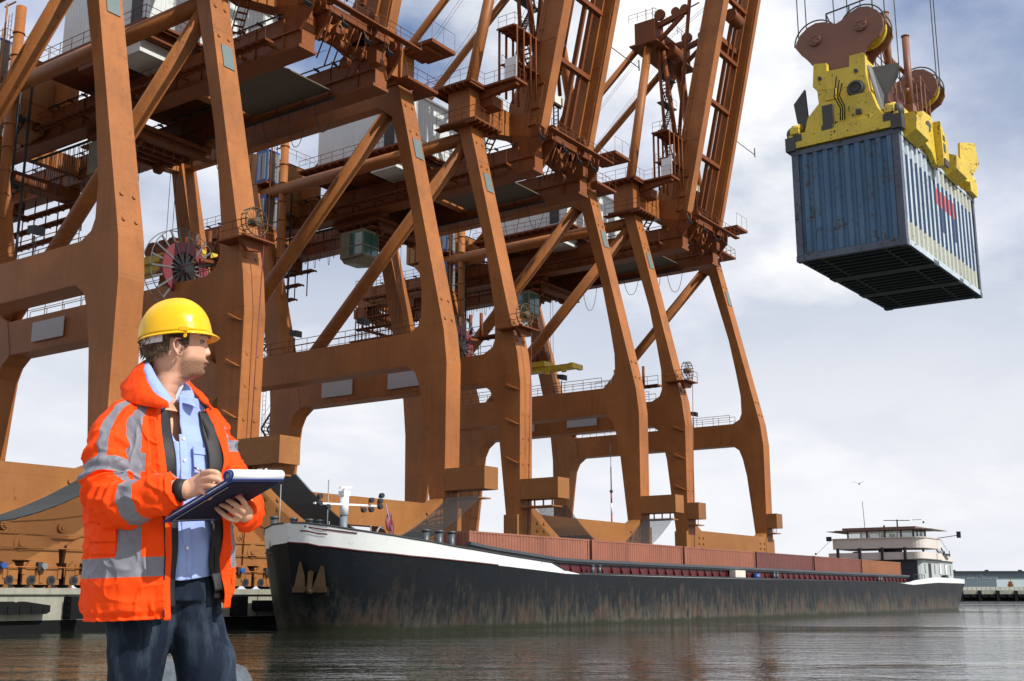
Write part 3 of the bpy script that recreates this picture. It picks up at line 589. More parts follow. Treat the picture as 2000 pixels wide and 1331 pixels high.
    for i in range(6):
        z = 3+i*3.; a = (2.6, 84+(i % 2)*2.6, z); b = (2.6, 86.6-(i % 2)*2.6, z+3); m.stair(a, b, .8, 8)
    m.build('stair_tower', M['dark'], root, OFF)
    m = MB(); m.box(2.0, 9.0, 87.5, 93.5, 43.4, 47.4); m.prism([(87.4, 47.4), (93.6, 47.4), (90.5, 48.2)], 'x', 2, 9); m.rail([(1.9, 93.5, 48), (1.9, 87.4, 48), (9, 87.4, 48)], 1.1, .03, 1.3)
    for k in range(6): m.pipe((1.95, 88+k, 43.4), (1.95, 88+k, 49.3), .05, n=5)
    m.prism([(86.8, 43.1), (92.5, 43.1), (90, 40.4), (87.5, 40.8)], 'x', 2.2, 6.3); m.build('electrical_house', sl, root, OFF)
    # small reel on the water-side leg and the big cable reel on the portal beam
    m = MB(); m.box(-1.0, 1.5, 52.5, 53.6, 23.4, 23.5); m.box(-1.0, -.02, 53.6, 55.2, 23.4, 23.5); m.prism([(-.9, 23.4), (1.4, 23.4), (1.0, 22.9), (-.2, 22.7)], 'y', 53.1, 53.45)
    m.rail([(-.95, 55.1, 23.5), (-.95, 52.55, 23.5), (1.45, 52.55, 23.5)], 1.05, .028, 1.1); pf = m.build('reel_platform', o2, root, OFF)
    m = MB()
    for dy in (52.8, 53.2): m.torus((.1, dy, 24.6), (0, 1, 0), .92, .04, 26, 5)
    for k in range(16):
        a = 2*math.pi*k/16; m.pipe((.1+.92*math.cos(a), 52.8, 24.6+.92*math.sin(a)), (.1, 53.0, 24.6), .022, n=4); m.pipe((.1+.92*math.cos(a), 52.7, 24.6+.92*math.sin(a)), (.1+.92*math.cos(a), 53.3, 24.6+.92*math.sin(a)), .035, n=4)
    m.disc((.1, 53.0, 24.6), (0, 1, 0), .28, .7); m.build('small_reel', M['brass'], pf, OFF)
    m = MB(); m.pipe((.75, 52.75, 24.), (.75, 53.3, 3), .035, n=5); m.build('red_cable', M['maroon'], root, OFF)
    m = MB(); c = Vector((.8, 60.4, 22.9))
    for k in range(22):
        a = 2*math.pi*k/22+.1; d = Vector((math.cos(a), 0, math.sin(a))); m.beam(c+d*.3-Vector((0, .1*(k % 2), 0)), c+d*2.75-Vector((0, .1*(k % 2), 0)), .12, .07, up=(0, 1, 0), mi=0)
    m.torus(c, (0, 1, 0), 2.75, .035, 40, 5, 0); m.torus(c+Vector((0, .8, 0)), (0, 1, 0), 2.75, .035, 40, 5, 0); m.disc(c+Vector((0, .2, 0)), (0, 1, 0), .4, 1.4, 14, 0)
    ring = [Vector((math.cos(2*math.pi*k/40), 0, math.sin(2*math.pi*k/40))) for k in range(40)]
    vs = [c+d*1.15+Vector((0, -.1, 0)) for d in ring]+[c+d*1.85+Vector((0, -.1, 0)) for d in ring]+[c+d*1.15+Vector((0, .1, 0)) for d in ring]+[c+d*1.85+Vector((0, .1, 0)) for d in ring]
    m.add(vs, [q for k in range(40) for q in ((k, (k+1) % 40, 40+(k+1) % 40, 40+k), (80+k, 120+k, 120+(k+1) % 40, 80+(k+1) % 40), (40+k, 40+(k+1) % 40, 120+(k+1) % 40, 120+k), (k, 80+k, 80+(k+1) % 40, (k+1) % 40))], 1)
    m.box(.2, 1.8, 60.9, 62.2, 21.74, 24.1, 2); m.build('cable_reel', [M['reel'], M['maroon'], o2], root, OFF)
    m = MB(); m.deck([(3.4, 58, 24.1), (3.4, 66, 24.1)], 1.2, .1)
    for k in range(4): m.pipe((3.4, 60+k*1.2, 24.1), (3.4, 60+k*1.2, 26.4), .16, n=8)
    m.rail([(3, 58, 24.1), (3, 66, 24.1)], 1, .03, 1.4); m.beam((1.7, 60, 23.7), (3.4, 60, 23.9), .2, .2); m.beam((1.7, 64, 23.7), (3.4, 64, 23.9), .2, .2); m.build('stowage_rack', o2, root, OFF)
    m = MB()
    for k in range(4): m.pipe((8.6+k*1.4, 60.0, 43.6), (9.8+k*.9, 86, 43.6), .025, n=4, cap=False)
    for x in (9, 9.4, 13, 13.4): m.pipe((x, 60.1, 67.0), (x, by(72)+1, 72), .025, n=4, cap=False); m.pipe((x, 61, 68), (x+.3, 80, 50.5), .022, n=4, cap=False)
    for x in (9.2, 9.8, 13.0, 13.6): m.pipe((x, 78.5, 39), (x, 78.5, 30.2), .03, n=4, cap=False)
    m.build('hoist_rope', M['dark'], root, OFF)
    return root
M['girder'] = mat('girder_paint_shaded', (.215, .068, .020), .5, var=.2, streak=.35, streakcol=(.08, .03, .012), rust=.1, spec=.25)  # crane paint with the girders' shadow put into its colour
M['reel'] = mat('reel_spokes', (.10, .105, .11), .5)
M['lamp'] = mat('lamp_glass', (.75, .72, .62), .3); M['brass'] = mat('brassy_wire', (.10, .08, .045), .45, metal=.3)
CR = make_crane()
labels = [('nearest orange gantry crane, its left half cut off by the left edge', 17.6),
          ('second orange gantry crane from the left, its leg right behind the man', 47.0),
          ('third orange gantry crane from the left, standing over the middle of the barge', 77.0),
          ('farthest and rightmost orange gantry crane, its whole mast top showing', 107.0)]
for i, (lb, x) in enumerate(labels):
    c = CR if i == 0 else copy_tree(CR)
    c.location = (x+11, 68, 2.0)
    if i == 3:      # the farthest crane has short buffers and no cable curtain
        for ch in list(c.children):
            if ch.name.startswith('cable_curtain'): bpy.data.objects.remove(ch)
            elif ch.name.startswith('cantilever_box'): ch.scale = (1, .34, 1); ch.location = (0, -14.5*.66-.02, 0)
    tag(c, lb, 'crane', 'orange container gantry cranes on the quay')
def hung_spreader(x, y, z, lb):
    m = MB(); m.box(x-.7, x+.7, y-6, y+6, z, z+.55); m.box(x-1.2, x+1.2, y-6.2, y-5.7, z-.1, z+.5); m.box(x-1.2, x+1.2, y+5.7, y+6.2, z-.1, z+.5)
    m.box(x-1.0, x+1.0, y-2, y+2, z+.56, z+1.2); 
    for k in (-5, -2.5, 2.5, 5): m.prism([(y+k-.5, z+.2), (y+k+.5, z+.2), (y+k+.3, z-.6), (y+k-.3, z-.6)], 'x', x-1.25, x-1.15)
    m2 = MB()
    for k in (-1.3, 0, 1.3): m2.disc((x, y+k, z+1.9), (1, 0, 0), .6, 1.0); m2.box(x-.4, x+.4, y+k-.3, y+k+.3, z+1.21, z+2.6)
    r = empty('spreader', (x, y, z)); m.build('frame', M['yellow'], r, (x, y, z)); m2.build('head_block', M['orange2'], r, (x, y, z))
    tag(r, lb, 'spreader', 'empty yellow spreaders hanging from the cranes')
hung_spreader(57.6, 75.5, 27.5, 'yellow spreader hanging between crane legs just above left of the hard hat')
hung_spreader(116.5, 78.5, 28.6, 'small yellow spreader hanging beside a tall leg in the middle of the photo')
# ================================================================ BARGE
BO = Vector((90, 42, 0)); barge = empty('barge', BO)
tag(barge, 'long black river barge with white bow and dark red hold moored at the quay', 'barge')
def lerp_tab(tab, x):
    if x <= tab[0][0]: return tab[0][1]
    for (a, u), (b, v) in zip(tab, tab[1:]):
        if x <= b: return u+(v-u)*(x-a)/(b-a)
    return tab[-1][1]
HB = [(0, 0), (.15, 1.2), (.6, 2.2), (1.6, 3.3), (3, 4.2), (5, 4.95), (8, 5.45), (11, 5.65), (14, 5.7)]
HS = [(0, 4.5), (1, 4.9), (2.4, 5.2), (4.5, 5.5), (7, 5.67), (9, 5.7)]
X0b, X1b = 40.4, 149.0
def zline(x): return lerp_tab([(40.4, 4.2), (40.8, 3.99), (42, 3.78), (44.4, 3.56), (47.5, 3.38), (51.6, 3.17), (57.2, 2.88), (70, 2.86), (119, 2.9), (124, 2.72), (133, 3.02), (145, 3.02)], x)
def ztop(x): return lerp_tab([(40.4, 5.16), (40.8, 5.02), (42, 4.75), (44.3, 4.43), (47.5, 4.07), (51.6, 3.73), (55.6, 3.47), (57.4, 2.90), (119, 2.93), (122.5, 2.95), (124, 3.15), (132.5, 3.62), (145, 3.52)], x)
def hull_pt(u, z, side):
    """u along the hull 0..111, z height"""
    zr = max(0., min(1., z/4.7)); L = X1b-X0b
    x = X0b+u; rk = 1.15*(1-zr)**1.3; 
    if u < 12: x += rk*(1-u/12)
    if u > L-12: x -= 4.6*(1-max(0., min(1., z/3.1)))*(1-(L-u)/12)
    hb = lerp_tab(HB, u) if u < L-20 else lerp_tab(HS, L-u)
    hb *= 1-.06*(1-zr)*(1 if u < 14 else 0)*(1-u/14)
    return Vector((x, 42+side*hb, z))
US = [0, .03, .07, .11, .15, .25, .4, .6, .85, 1.15, 1.6, 2.2, 3, 4, 5, 6, 7, 8, 9, 10, 11]+[12+i*1.5 for i in range(54)]+[93.3+i*.9 for i in range(17)]+[108.6]
def strip(m, side, zs, mi=0, out=0.):
    vs = []
    for u in US:
        for zf in zs:
            z = zf(X0b+u) if callable(zf) else zf
            p_ = hull_pt(u, z, side); p_.y += side*out; vs.append(p_)
    n = len(zs); fs = []
    for i in range(len(US)-1):
        for j in range(n-1):
            a = i*n+j; q = (a, a+n, a+n+1, a+1); fs.append(q if side < 0 else q[::-1])
    m.add(vs, fs, mi, True)
def hullmat():
    m = mat('black_hull', (.005, .007, .009), .45, var=.3, bump=.2, bscale=2.5, spec=.22); T = NT(m.node_tree); b = m.node_tree.nodes['Principled BSDF']
    P = T.node('ShaderNodeNewGeometry').outputs['Position']; sp = T.node('ShaderNodeSeparateXYZ', ins={0: P})
    base = b.inputs['Base Color'].links[0].from_socket
    far = T.math('MULTIPLY', T.math('SUBTRACT', sp.outputs[0], 46.), 1/22., clamp=True)
    s1 = T.noise(P, 1.3, 8, .72, scl=(2.2, 1, .5)); s2 = T.noise(P, .55, 4, .6, scl=(1, .3, .8)); s3 = T.noise(P, 5, 6, .75, scl=(1.6, 1, .3))
    k = T.math('ADD', T.math('MULTIPLY', s1, .45), T.math('ADD', T.math('MULTIPLY', s2, .27), T.math('MULTIPLY', s3, .28)))
    hgt = T.math('SUBTRACT', 1., T.math('MULTIPLY', sp.outputs[2], .34), clamp=True)
    th = T.math('SUBTRACT', .575, T.math('MULTIPLY', hgt, .19)); 
    w_ = T.math('MULTIPLY', T.math('MULTIPLY', T.math('SUBTRACT', k, th), 4.5, clamp=True), T.math('ADD', .42, T.math('MULTIPLY', far, .5)))
    c = T.mix(w_, base, T.mix(T.ramp(s2, (.42, 0.), (.58, 1.)), (.155, .145, .105), (.13, .085, .058)))
    alg = T.math('MULTIPLY', T.math('SUBTRACT', T.math('ADD', -.15, T.math('MULTIPLY', s2, .9)), sp.outputs[2]), 5., clamp=True)
    c = T.mix(T.math('MULTIPLY', alg, .85), c, (.012, .016, .006)); T.put(b.inputs['Base Color'], c); return m
M['hull'] = hullmat(); M['bwhite'] = mat('bulwark_white', (.66, .69, .68), .4, var=.05, rust=.05, rustcol=(.3, .25, .2))
M['red'] = mat('hold_red', (.085, .010, .014), .5, var=.3); M['rail'] = mat('coaming_grey', (.055, .065, .075), .4, var=.2)
m = MB()
for s_ in (-1, 1): strip(m, s_, [-1.2, -.3, .0, .5, 1.0, 1.6, 2.2, 2.6, zline])
n_ = len(US); pts = [hull_pt(u, -.5, 1) for u in US][::-1]+[hull_pt(u, -.5, -1) for u in US]
L_ = X1b-X0b
for zs in ((-1.2, 0.), (0., 1.5), (1.5, 3.02)): m.add([hull_pt(L_, zs[0], -1), hull_pt(L_, zs[0], 1), hull_pt(L_, zs[1], 1), hull_pt(L_, zs[1], -1)], [(0, 1, 2, 3)])
hull = m.build('hull', M['hull'], barge, BO)
m = MB()
for s_ in (-1, 1): strip(m, s_, [zline, ztop], 0, .006)
m.add([hull_pt(L_, 3.02, -1), hull_pt(L_, 3.02, 1), hull_pt(L_, 3.52, 1), hull_pt(L_, 3.52, -1)], [(0, 1, 2, 3)])
bw = m.build('bulwark', M['bwhite'], barge, BO)
m = MB()
for s_ in (-1,):
    m.tube([hull_pt(u, zline(X0b+u)+.02, s_)+Vector((0, s_*.02, 0)) for u in US if u < 10.8], .035, 5)
m.build('rubbing_strake', M['red'], barge, BO)
m = MB()
for s_ in (-1, 1): m.tube([hull_pt(u, ztop(X0b+u)+.02, s_) for u in US if 0 < u < 16.7], .05, 5)
m.tube([hull_pt(u, 2.93, -1) for u in US if 16.6 < u < 82], .045, 5); m.build('gunwale', M['dark'], barge, BO)
m = MB()
def deckpoly(z, ua, ub): us = [u for u in US if ua <= u <= ub]; return [tuple(hull_pt(u, z, -1)+Vector((0, .02, 0)))[:2] for u in us]+[tuple(hull_pt(u, z, 1)-Vector((0, .02, 0)))[:2] for u in us][::-1]
for ua, ub, z in ((.04, 10.1, 3.75), (9.9, 19, 2.8), (80, 109, 2.75)): m.prism(deckpoly(2.5, ua, ub), 'z', z-.1, z)
for y0, y1 in ((36.34, 37.2), (46.8, 47.66)): m.box(57, 121, y0, y1, 2.7, 2.8)
m.box(50, 125, 37.3, 46.7, 2.2, 2.35); m.build('deck', M['dark'], barge, BO)
# slots in the white bow
m = MB()
for ua, ub, dz in ((.13, 1.54, .80), (.10, .58, .58)):
    us = [ua+(ub-ua)*i/8 for i in range(9)]
    m.add([hull_pt(u, zline(X0b+u)+dz+t, -1)+Vector((-.01, -.022, 0)) for u in us for t in (0, .07)], [(2*i, 2*i+2, 2*i+3, 2*i+1) for i in range(8)])
m.build('bow_slot', M['red'], bw, BO)
# coaming: red side, grey rail
m = MB()
for y, s_ in ((37.15, -1), (46.85, 1)):
    m.box(50.5, 124.8, min(y, y-s_*.1), max(y, y-s_*.1), 2.6, 3.62)
    for i in range(62): m.prism([(y, 2.8), (y+s_*.28, 2.8), (y, 3.5)], 'x', 51.5+i*1.2, 51.56+i*1.2)
m.box(124.7, 124.85, 37.2, 46.8, 2.6, 3.62); m.build('hold_coaming', M['red'], barge, BO)
m = MB()
for y, s_ in ((37.1, -1), (46.9, 1)):
    for (xa, za), (xb, zb) in (((48.6, 4.34), (50.5, 4.15)), ((50.5, 4.15), (57, 3.74)), ((57, 3.74), (60, 3.70)), ((60, 3.70), (125, 3.64))): m.beam((xa, y+s_*.08, za), (xb, y+s_*.08, zb), .34, .16); m.beam((xa, y+s_*.02, za-.14), (xb, y+s_*.02, zb-.14), .16, .12)
m.beam((125, 37, 3.64), (125, 47, 3.64), .3, .16); m.build('coaming_rail', M['rail'], barge, BO)
def bollard(x, y, z0, h, r=.16):
    m = MB(); m.pipe((x, y, z0), (x, y, z0+h), r, n=12); m.pipe((x, y, z0+h*.96), (x, y, z0+h+.05), r*1.18, n=12); m.box(x-r*1.5, x+r*1.5, y-r*1.5, y+r*1.5, z0, z0+.05); m.build('bollard', M['rail'], barge, BO)
for x in (46.5, 47.6, 48.65, 49.7): bollard(x, 38.2, 3.4, 1.55, .21)
for x in (40.95, 42.3, 43.4, 44.2): bollard(x, 43.5, 3.72, 1.8, .19)
for x in (60.6, 61.4, 88.4, 89, 114.3, 115): bollard(x, 36.75, 2.8, .62, .13)
# hatch gear lying on the side deck
m = MB(); m.box(80.6, 82.5, 36.55, 37.0, 2.8, 3.5); m.box(80.6, 80.7, 36.5, 36.55, 2.8, 3.5); tag(m.build('storage_chest', mat('cream_board', (.62, .58, .5), .6)), 'pale upright board chest on the barge side deck below the containers', 'chest')
m = MB(); m.pipe((85.1, 36.8, 2.8), (85.1, 36.8, 3.3), .28, n=16); m.torus((85.1, 36.8, 3.05), (0, 0, 1), .285, .02); m.torus((85.1, 36.8, 3.3), (0, 0, 1), .27, .02)
tag(m.build('blue_drum', M['blue']), 'blue drum standing on the barge side deck right of the pale board chest', 'drum')
# bow mast with radar, cross arm, lamps; flag and staffs
m = MB(); m.pipe((44.4, 42, 3.7), (44.4, 42, 5.75), .2, n=10); m.build('mast_foot', mat('mast_grey', (.16, .20, .24), .5), barge, BO)
m = MB(); m.pipe((44.4, 42, 5.75), (44.4, 42, 6.75), .24, n=12); m.box(44.15, 44.65, 41.8, 42.2, 6.75, 7.0); m.beam((42.2, 42, 6.25), (47.2, 42, 6.4), .14, .1); m.pipe((44.4, 42, 7), (44.4, 42, 7.15), .12)
bm = m.build('bow_mast', M['white'], barge, BO)
m = MB(); m.beam((43.75, 41.7, 7.12), (45.1, 42.2, 7.28), .12, .1); m.build('radar_scanner', M['white'], bm, BO)
for x, z in ((42.4, 6.6), (42.4, 6.25), (43, 6.1), (45.7, 6.1), (46.3, 6.15), (47.0, 6.65), (47.1, 6.95), (47.0, 6.35), (46.3, 6.65)):
    m = MB(); m.pipe((x, 41.9, z), (x, 41.7, z), .14, n=8); m.pipe((x, 42, z), (x, 42, 6.35), .03, n=4); m.build('deck_lamp', M['dark'], bm, BO)
m = MB()
for x, y, z0, z1 in ((41.3, 43.5, 3.75, 7.2), (43.2, 42, 3.75, 7.5), (42.3, 41, 3.75, 5.3), (45.4, 41, 3.75, 5.3)): m = MB(); m.pipe((x, y, z0), (x, y, z1), .03, n=5); m.build('deck_pole', M['grey'], barge, BO)
m = MB(); m.tube([(45.9, 41, 3.75), (45.9, 41, 5.0), (46.1, 41, 5.2), (46.35, 41, 5.1)], .06, 6); m.build('vent_pipe', M['grey'], barge, BO)
fl = empty('ship_flag', (47.6, 41.2, 4.2)); m = MB(); m.pipe((47.6, 41.2, 4.2), (46.75, 41.2, 6.5), .03); m.build('flagstaff', M['grey'], fl, fl.location)
m = MB(); vs = []
for i in range(9):
    for j in range(7):
        u, v = i/8, j/6; vs.append((46.85+.28*(1-v)*.3+u*.5+.05*math.sin(v*7), 41.2+.07*math.sin(u*9+v*3), 6.3-v*1.2-u*.75))
m.add(vs, [(i*7+j, (i+1)*7+j, (i+1)*7+j+1, i*7+j+1) for i in range(8) for j in range(6)], 0, True); fo = m.build('flag', M['maroon'], fl, fl.location)
sm_ = fo.modifiers.new('thick', 'SOLIDIFY'); sm_.thickness = .008
tag(fl, 'small dark maroon flag drooping from a leaning staff on the barge foredeck', 'flag')
# anchor on the bow
def anchor():
    c = hull_pt(.16, 2.4, -1)-Vector((.02, .05, 0)); n = Vector((-.86, -.51, 0)).normalized(); t = Vector((-n.y, n.x, 0)); up = Vector((.12, .1, 1)).normalized()
    def Q(a, b, d=0): return c+t*a*.98+up*b*1.1+n*(d+.2)
    m = MB()
    for s_ in (-1, 1):
        front = [Q(s_*.15, -.32, .12), Q(s_*.8, -.38, .12), Q(s_*.60, .80, .06), Q(s_*.55, .82, .06)]; back = [p_-n*.1 for p_ in front]
        m.add(front+back, [(0, 1, 2, 3), (7, 6, 5, 4), (0, 4, 5, 1), (1, 5, 6, 2), (2, 6, 7, 3), (3, 7, 4, 0)])
    m.beam(Q(-.85, -.42, .12), Q(.85, -.42, .12), .26, .2, up=n); m.beam(Q(0, -.45, .18), Q(0, .25, .1), .2, .2, up=n); m.disc(Q(0, .3, .1), n, .13, .14); m.ball(Q(0, -.5, .15), .2, .2, .16)
    o = m.build('anchor', mat('rusty_anchor', (.030, .019, .009), .75, spec=.15, var=.35, rust=.2, scale=6), barge, BO)
    m = MB(); m.beam(Q(-.9, -.52, -.14), Q(.9, -.52, -.14), .35, .3, up=n); m.build('anchor_plate', M['black'], barge, BO)
anchor()
# wheelhouse and after accommodation
M['beige'] = mat('beige_paint', (.60, .555, .51), .5, var=.05); M['navy'] = mat('navy_wall', (.035, .045, .06), .5); M['lgrey'] = mat('light_grey_wall', (.40, .44, .44), .5, var=.1)
M['wglass'] = mat('pale_window_glass', (.30, .38, .38), .1, var=.02, spec=1.)
WO = (136, 42, 2.8); whs = empty('wheelhouse', WO); whs.parent = barge; whs.location = Vector(WO)-BO
def rrect(x0, x1, y0, y1, r=.8, n=5):
    o = []
    for cx, cy, a0 in ((x1-r, y1-r, 0), (x0+r, y1-r, 90), (x0+r, y0+r, 180), (x1-r, y0+r, 270)):
        for i in range(n+1): a = R(a0+90*i/n); o.append((cx+r*math.cos(a), cy+r*math.sin(a)))
    return o
m = MB(); m.prism(rrect(130, 143.5, 37.0, 47.0, .9), 'z', 2.75, 5.45); dh = m.build('deckhouse', M['lgrey'], whs, WO)
m = MB(); m.prism([(129.8, 37.4), (129.98, 37.4), (129.98, 46.6), (129.8, 46.6)], 'z', 2.75, 5.5); m.build('front_wall', M['navy'], whs, WO)
for x, w_, z0, z1, mt in ((131.2, .35, 4.1, 5.0, 'wglass'), (132.6, .9, 2.9, 5.1, 'dark'), (135.0, .3, 4.1, 5.0, 'wglass'), (136.9, .55, 4.0, 5.1, 'white'), (139.2, .55, 4.0, 5.1, 'white'), (141.4, .4, 4.0, 5.0, 'wglass')):
    m = MB(); m.box(x-.06, x+w_+.06, 36.96, 36.99, z0-.06, z1+.06); f = m.build('door' if mt == 'dark' else 'window', M['grey'], dh, WO); m = MB(); m.box(x, x+w_, 36.93, 36.955, z0, z1); m.build('pane', M[mt], f, WO)
m = MB(); m.prism(rrect(129.2, 143.8, 36.7, 47.3, 1.1), 'z', 5.5, 5.58); m.prism([(x, y) for x, y in rrect(129.2, 137.5, 36.5, 47.3, .9)], 'z', 5.58, 6.3)
m.prism([(137.5, 5.58), (137.5, 6.25), (142, 5.9), (143.6, 5.58)], 'y', 36.75, 36.85); m.build('lower_bridge_wing', M['beige'], whs, WO)
m = MB()
for y in (45.9, 43.4, 40.9, 38.4): m.box(129.0, 129.24, y-.14, y+.14, 5.5, 6.82); m.box(136, 136.2, y-.1, y+.1, 6.3, 6.75)
m.box(131.5, 133.5, 40.2, 41.9, 6.3, 6.76); m.ball((132, 44.8, 6.3), .5, .5, .25); m.build('pillar', M['dark'], whs, WO)
m = MB(); m.prism([(x, y) for x, y in rrect(129.4, 137.0, 36.4, 46.9, 1.2)], 'z', 6.75, 7.82); m.prism(rrect(129.25, 137.2, 36.3, 47.0, 1.2), 'z', 7.82, 7.92); m.build('upper_bridge_wing', M['beige'], whs, WO)
m = MB()
for y in (37.75, 39.1, 40.9, 42.9, 45.1): m.box(130.4, 130.52, y-.09, y+.09, 7.92, 8.76); m.box(134.9, 135.02, y-.09, y+.09, 7.92, 8.76)
for x in (131.9, 133.4): m.box(x-.07, x+.07, 37.7, 37.82, 7.92, 8.76)
m.box(130.4, 135, 37.7, 45.2, 8.66, 8.76); m.box(131.3, 131.8, 43.0, 43.3, 7.92, 8.45); m.box(131.3, 131.9, 40.2, 40.7, 7.92, 8.4); m.ball((131.8, 41.5, 8.2), .25, .25, .3); wf = m.build('window_frame', mat('brown_frame', (.10, .045, .035), .5), whs, WO)
mg = bpy.data.materials.new('clear_glass'); mg.use_nodes = True; b_ = mg.node_tree.nodes['Principled BSDF']; b_.inputs['Base Color'].default_value = (.8, .95, .93, 1); b_.inputs['Alpha'].default_value = .35; b_.inputs['Roughness'].default_value = .05
m = MB(); m.box(130.44, 130.46, 37.8, 45.1, 7.92, 8.66); m.box(134.95, 134.97, 37.8, 45.1, 7.92, 8.66); m.box(130.5, 134.9, 37.74, 37.76, 7.92, 8.66); m.build('glazing', mg, wf, WO)
m = MB(); m.prism([(129.8, 36.6), (136, 36.6), (136, 46.4), (129.8, 46.4)], 'z', 8.76, 8.84); m.prism([(130.1, 37.4), (135.5, 37.4), (135.5, 45.6), (130.1, 45.6)], 'z', 8.84, 9.1); m.box(129.7, 136, 35.6, 36.6, 8.72, 8.78); m.box(129.7, 136, 46.4, 47.3, 8.72, 8.78); m.build('roof', mat('roof_brown', (.16, .10, .085), .5), whs, WO)
m = MB(); m.pipe((132, 43.6, 9.1), (132, 43.7, 12.2), .035, n=5); m.pipe((132, 39.9, 9.1), (132, 39.9, 10.0), .08, n=6); m.beam((132, 38.5, 9.85), (132, 41.4, 9.95), .12, .08); m.beam((132, 37.2, 9.9), (132, 38.2, 9.9), .05, .05)
for y, z in ((41.4, 9.3), (37, 9.6)): m.ball((132, y, z), .12)
m.box(130, 130.4, 47.0, 47.5, 7.7, 8.2); m.box(134.5, 134.8, 33.8, 34.2, 7.9, 8.6); m.pipe((134.6, 36.4, 7.9), (134.6, 34, 8.2), .04); m.pipe((130.2, 46.9, 7.9), (130.2, 48.9, 6.2), .02); m.ball((130.2, 48.9, 6.3), .12)
m.build('aerial', M['dark'], whs, WO)
rr = random.Random(3)
def one(name, mt, *fs):
    m = MB()
    for f in fs: f(m)
    m.build(name, mt, whs, WO)
for k in range(8): x = 137.5+k*.65; one('lamp_post', M['dark'], lambda m: m.pipe((x, 37.1, 5.5), (x, 37.1, 6.3+rr.random()*.6), .05, n=5), lambda m: m.ball((x, 37.1, 6.3), .12))
one('outside_stair', M['dark'], lambda m: m.stair((136.8, 36.9, 6.9), (139.4, 36.9, 5.7), .6, 6))
one('deck_railing', M['dark'], lambda m: m.rail([(125.5, 36.6, 2.8), (129.5, 36.6, 2.8)], 1.0, .03, 1)); one('stern_railing', M['dark'], lambda m: m.rail([(143.9, 37.6, 3.0), (144.3, 41, 3.0)], 1., .03, .8))
one('deck_box', M['dark'], lambda m: m.box(137.4, 138.6, 36.5, 36.9, 3.3, 3.9))
# ================================================================ CONTAINERS ON THE BARGE
def corrug(m, x0, x1, y, z0, z1, depth, pitch, sgn, mi=0, axis='x', duty=.5, zsplit=None, mfun=None):
    """trapezoid corrugated sheet; sgn: outward side along the normal axis"""
    n = int(round((x1-x0)/pitch)); p = (x1-x0)/n; prof = []
    for i in range(n):
        a = x0+i*p; prof += [(a, depth), (a+p*.16, 0), (a+p*(.16+duty*.8), 0), (a+p*(.32+duty*.8), depth)]
    prof.append((x1, depth)); zs = [z0]+(zsplit or [])+[z1]
    for i in range(len(prof)-1):
        (a, da), (b, db) = prof[i], prof[i+1]
        for z_a, z_b in zip(zs, zs[1:]):
            if axis == 'x': v = [(a, y-sgn*da, z_a), (b, y-sgn*db, z_a), (b, y-sgn*db, z_b), (a, y-sgn*da, z_b)]
            else: v = [(y-sgn*da, a, z_a), (y-sgn*db, b, z_a), (y-sgn*db, b, z_b), (y-sgn*da, a, z_b)]
            q = (0, 1, 2, 3) if (sgn < 0) == (axis == 'x') else (3, 2, 1, 0)
            m.add(v, [q], mfun((a+b)/2, (z_a+z_b)/2, i % 4) if mfun else mi)
def container_mb(L, W=2.44, H=2.6, pitch=.28, depth=.045, zsplit=None, mfun=None, lo=.16, top=.1):
    m = MB(); e = .012
    corrug(m, .16, L-.16, e, lo, H-top, depth, pitch, -1, zsplit=zsplit, mfun=mfun); corrug(m, .16, L-.16, W-e, lo, H-top, depth, pitch, 1)
    corrug(m, .14, W-.14, e, lo, H-top, depth, .225, -1, axis='y'); corrug(m, .14, W-.14, L-e, lo, H-top, depth, .225, 1, axis='y')
    m.box(.05, L-.05, .05, W-.05, H-.06, H-.02)
    return m
def frame_mb(L, W=2.44, H=2.6):
    m = MB()
    for x in (0, L-.16):
        for y in (0, W-.16): m.box(x+.004, x+.156, y+.004, y+.156, .12, H-.12)
        m.box(x+.01, x+.14, .16, W-.16, H-.12, H-.004); m.box(x+.01, x+.14, .16, W-.16, .0, .15)
    for y in (.004, W-.084): m.box(.16, L-.16, y, y+.08, H-.1, H-.01)
    for y in (.004, W-.064): m.box(.16, L-.16, y, y+.06, .02, .15)
    for x in (-.006, L-.176):
        for y in (-.006, W-.176):
            for z in (-.01, H-.115): m.box(x, x+.182, y, y+.182, z, z+.125)
    return m
cc = [((.29, .108, .066), 'salmon-red container at the bow end of the row'), ((.28, .10, .062), 'second container of the row from the bow, salmon red with streaks at its right end'),
      ((.28, .102, .06), 'third container of the row from the bow, salmon red above the blue drum'), ((.145, .048, .042), 'fourth container of the row from the bow, dark maroon brown'),
      ((.19, .065, .046), 'fifth container from the bow, dull brick red right of the dark maroon one'), ((.28, .105, .042), 'last container of the row, orange brown in front of the wheelhouse')]
for i, (c, lb) in enumerate(cc):
    x = 49.2+i*12.52; r = empty('barge_container', (x, 37.42, 2.44)); tag(r, lb, 'container', 'containers in a row in the hold of the barge')
    r['label'] = lb
    mt = mat('container_paint', c, .55, var=.16, streak=.45, streakcol=(.08, .03, .02), rust=.12)
    container_mb(12.19, depth=.05, pitch=.29).build('panels', mt, r); frame_mb(12.19).build('frame', mt, r)
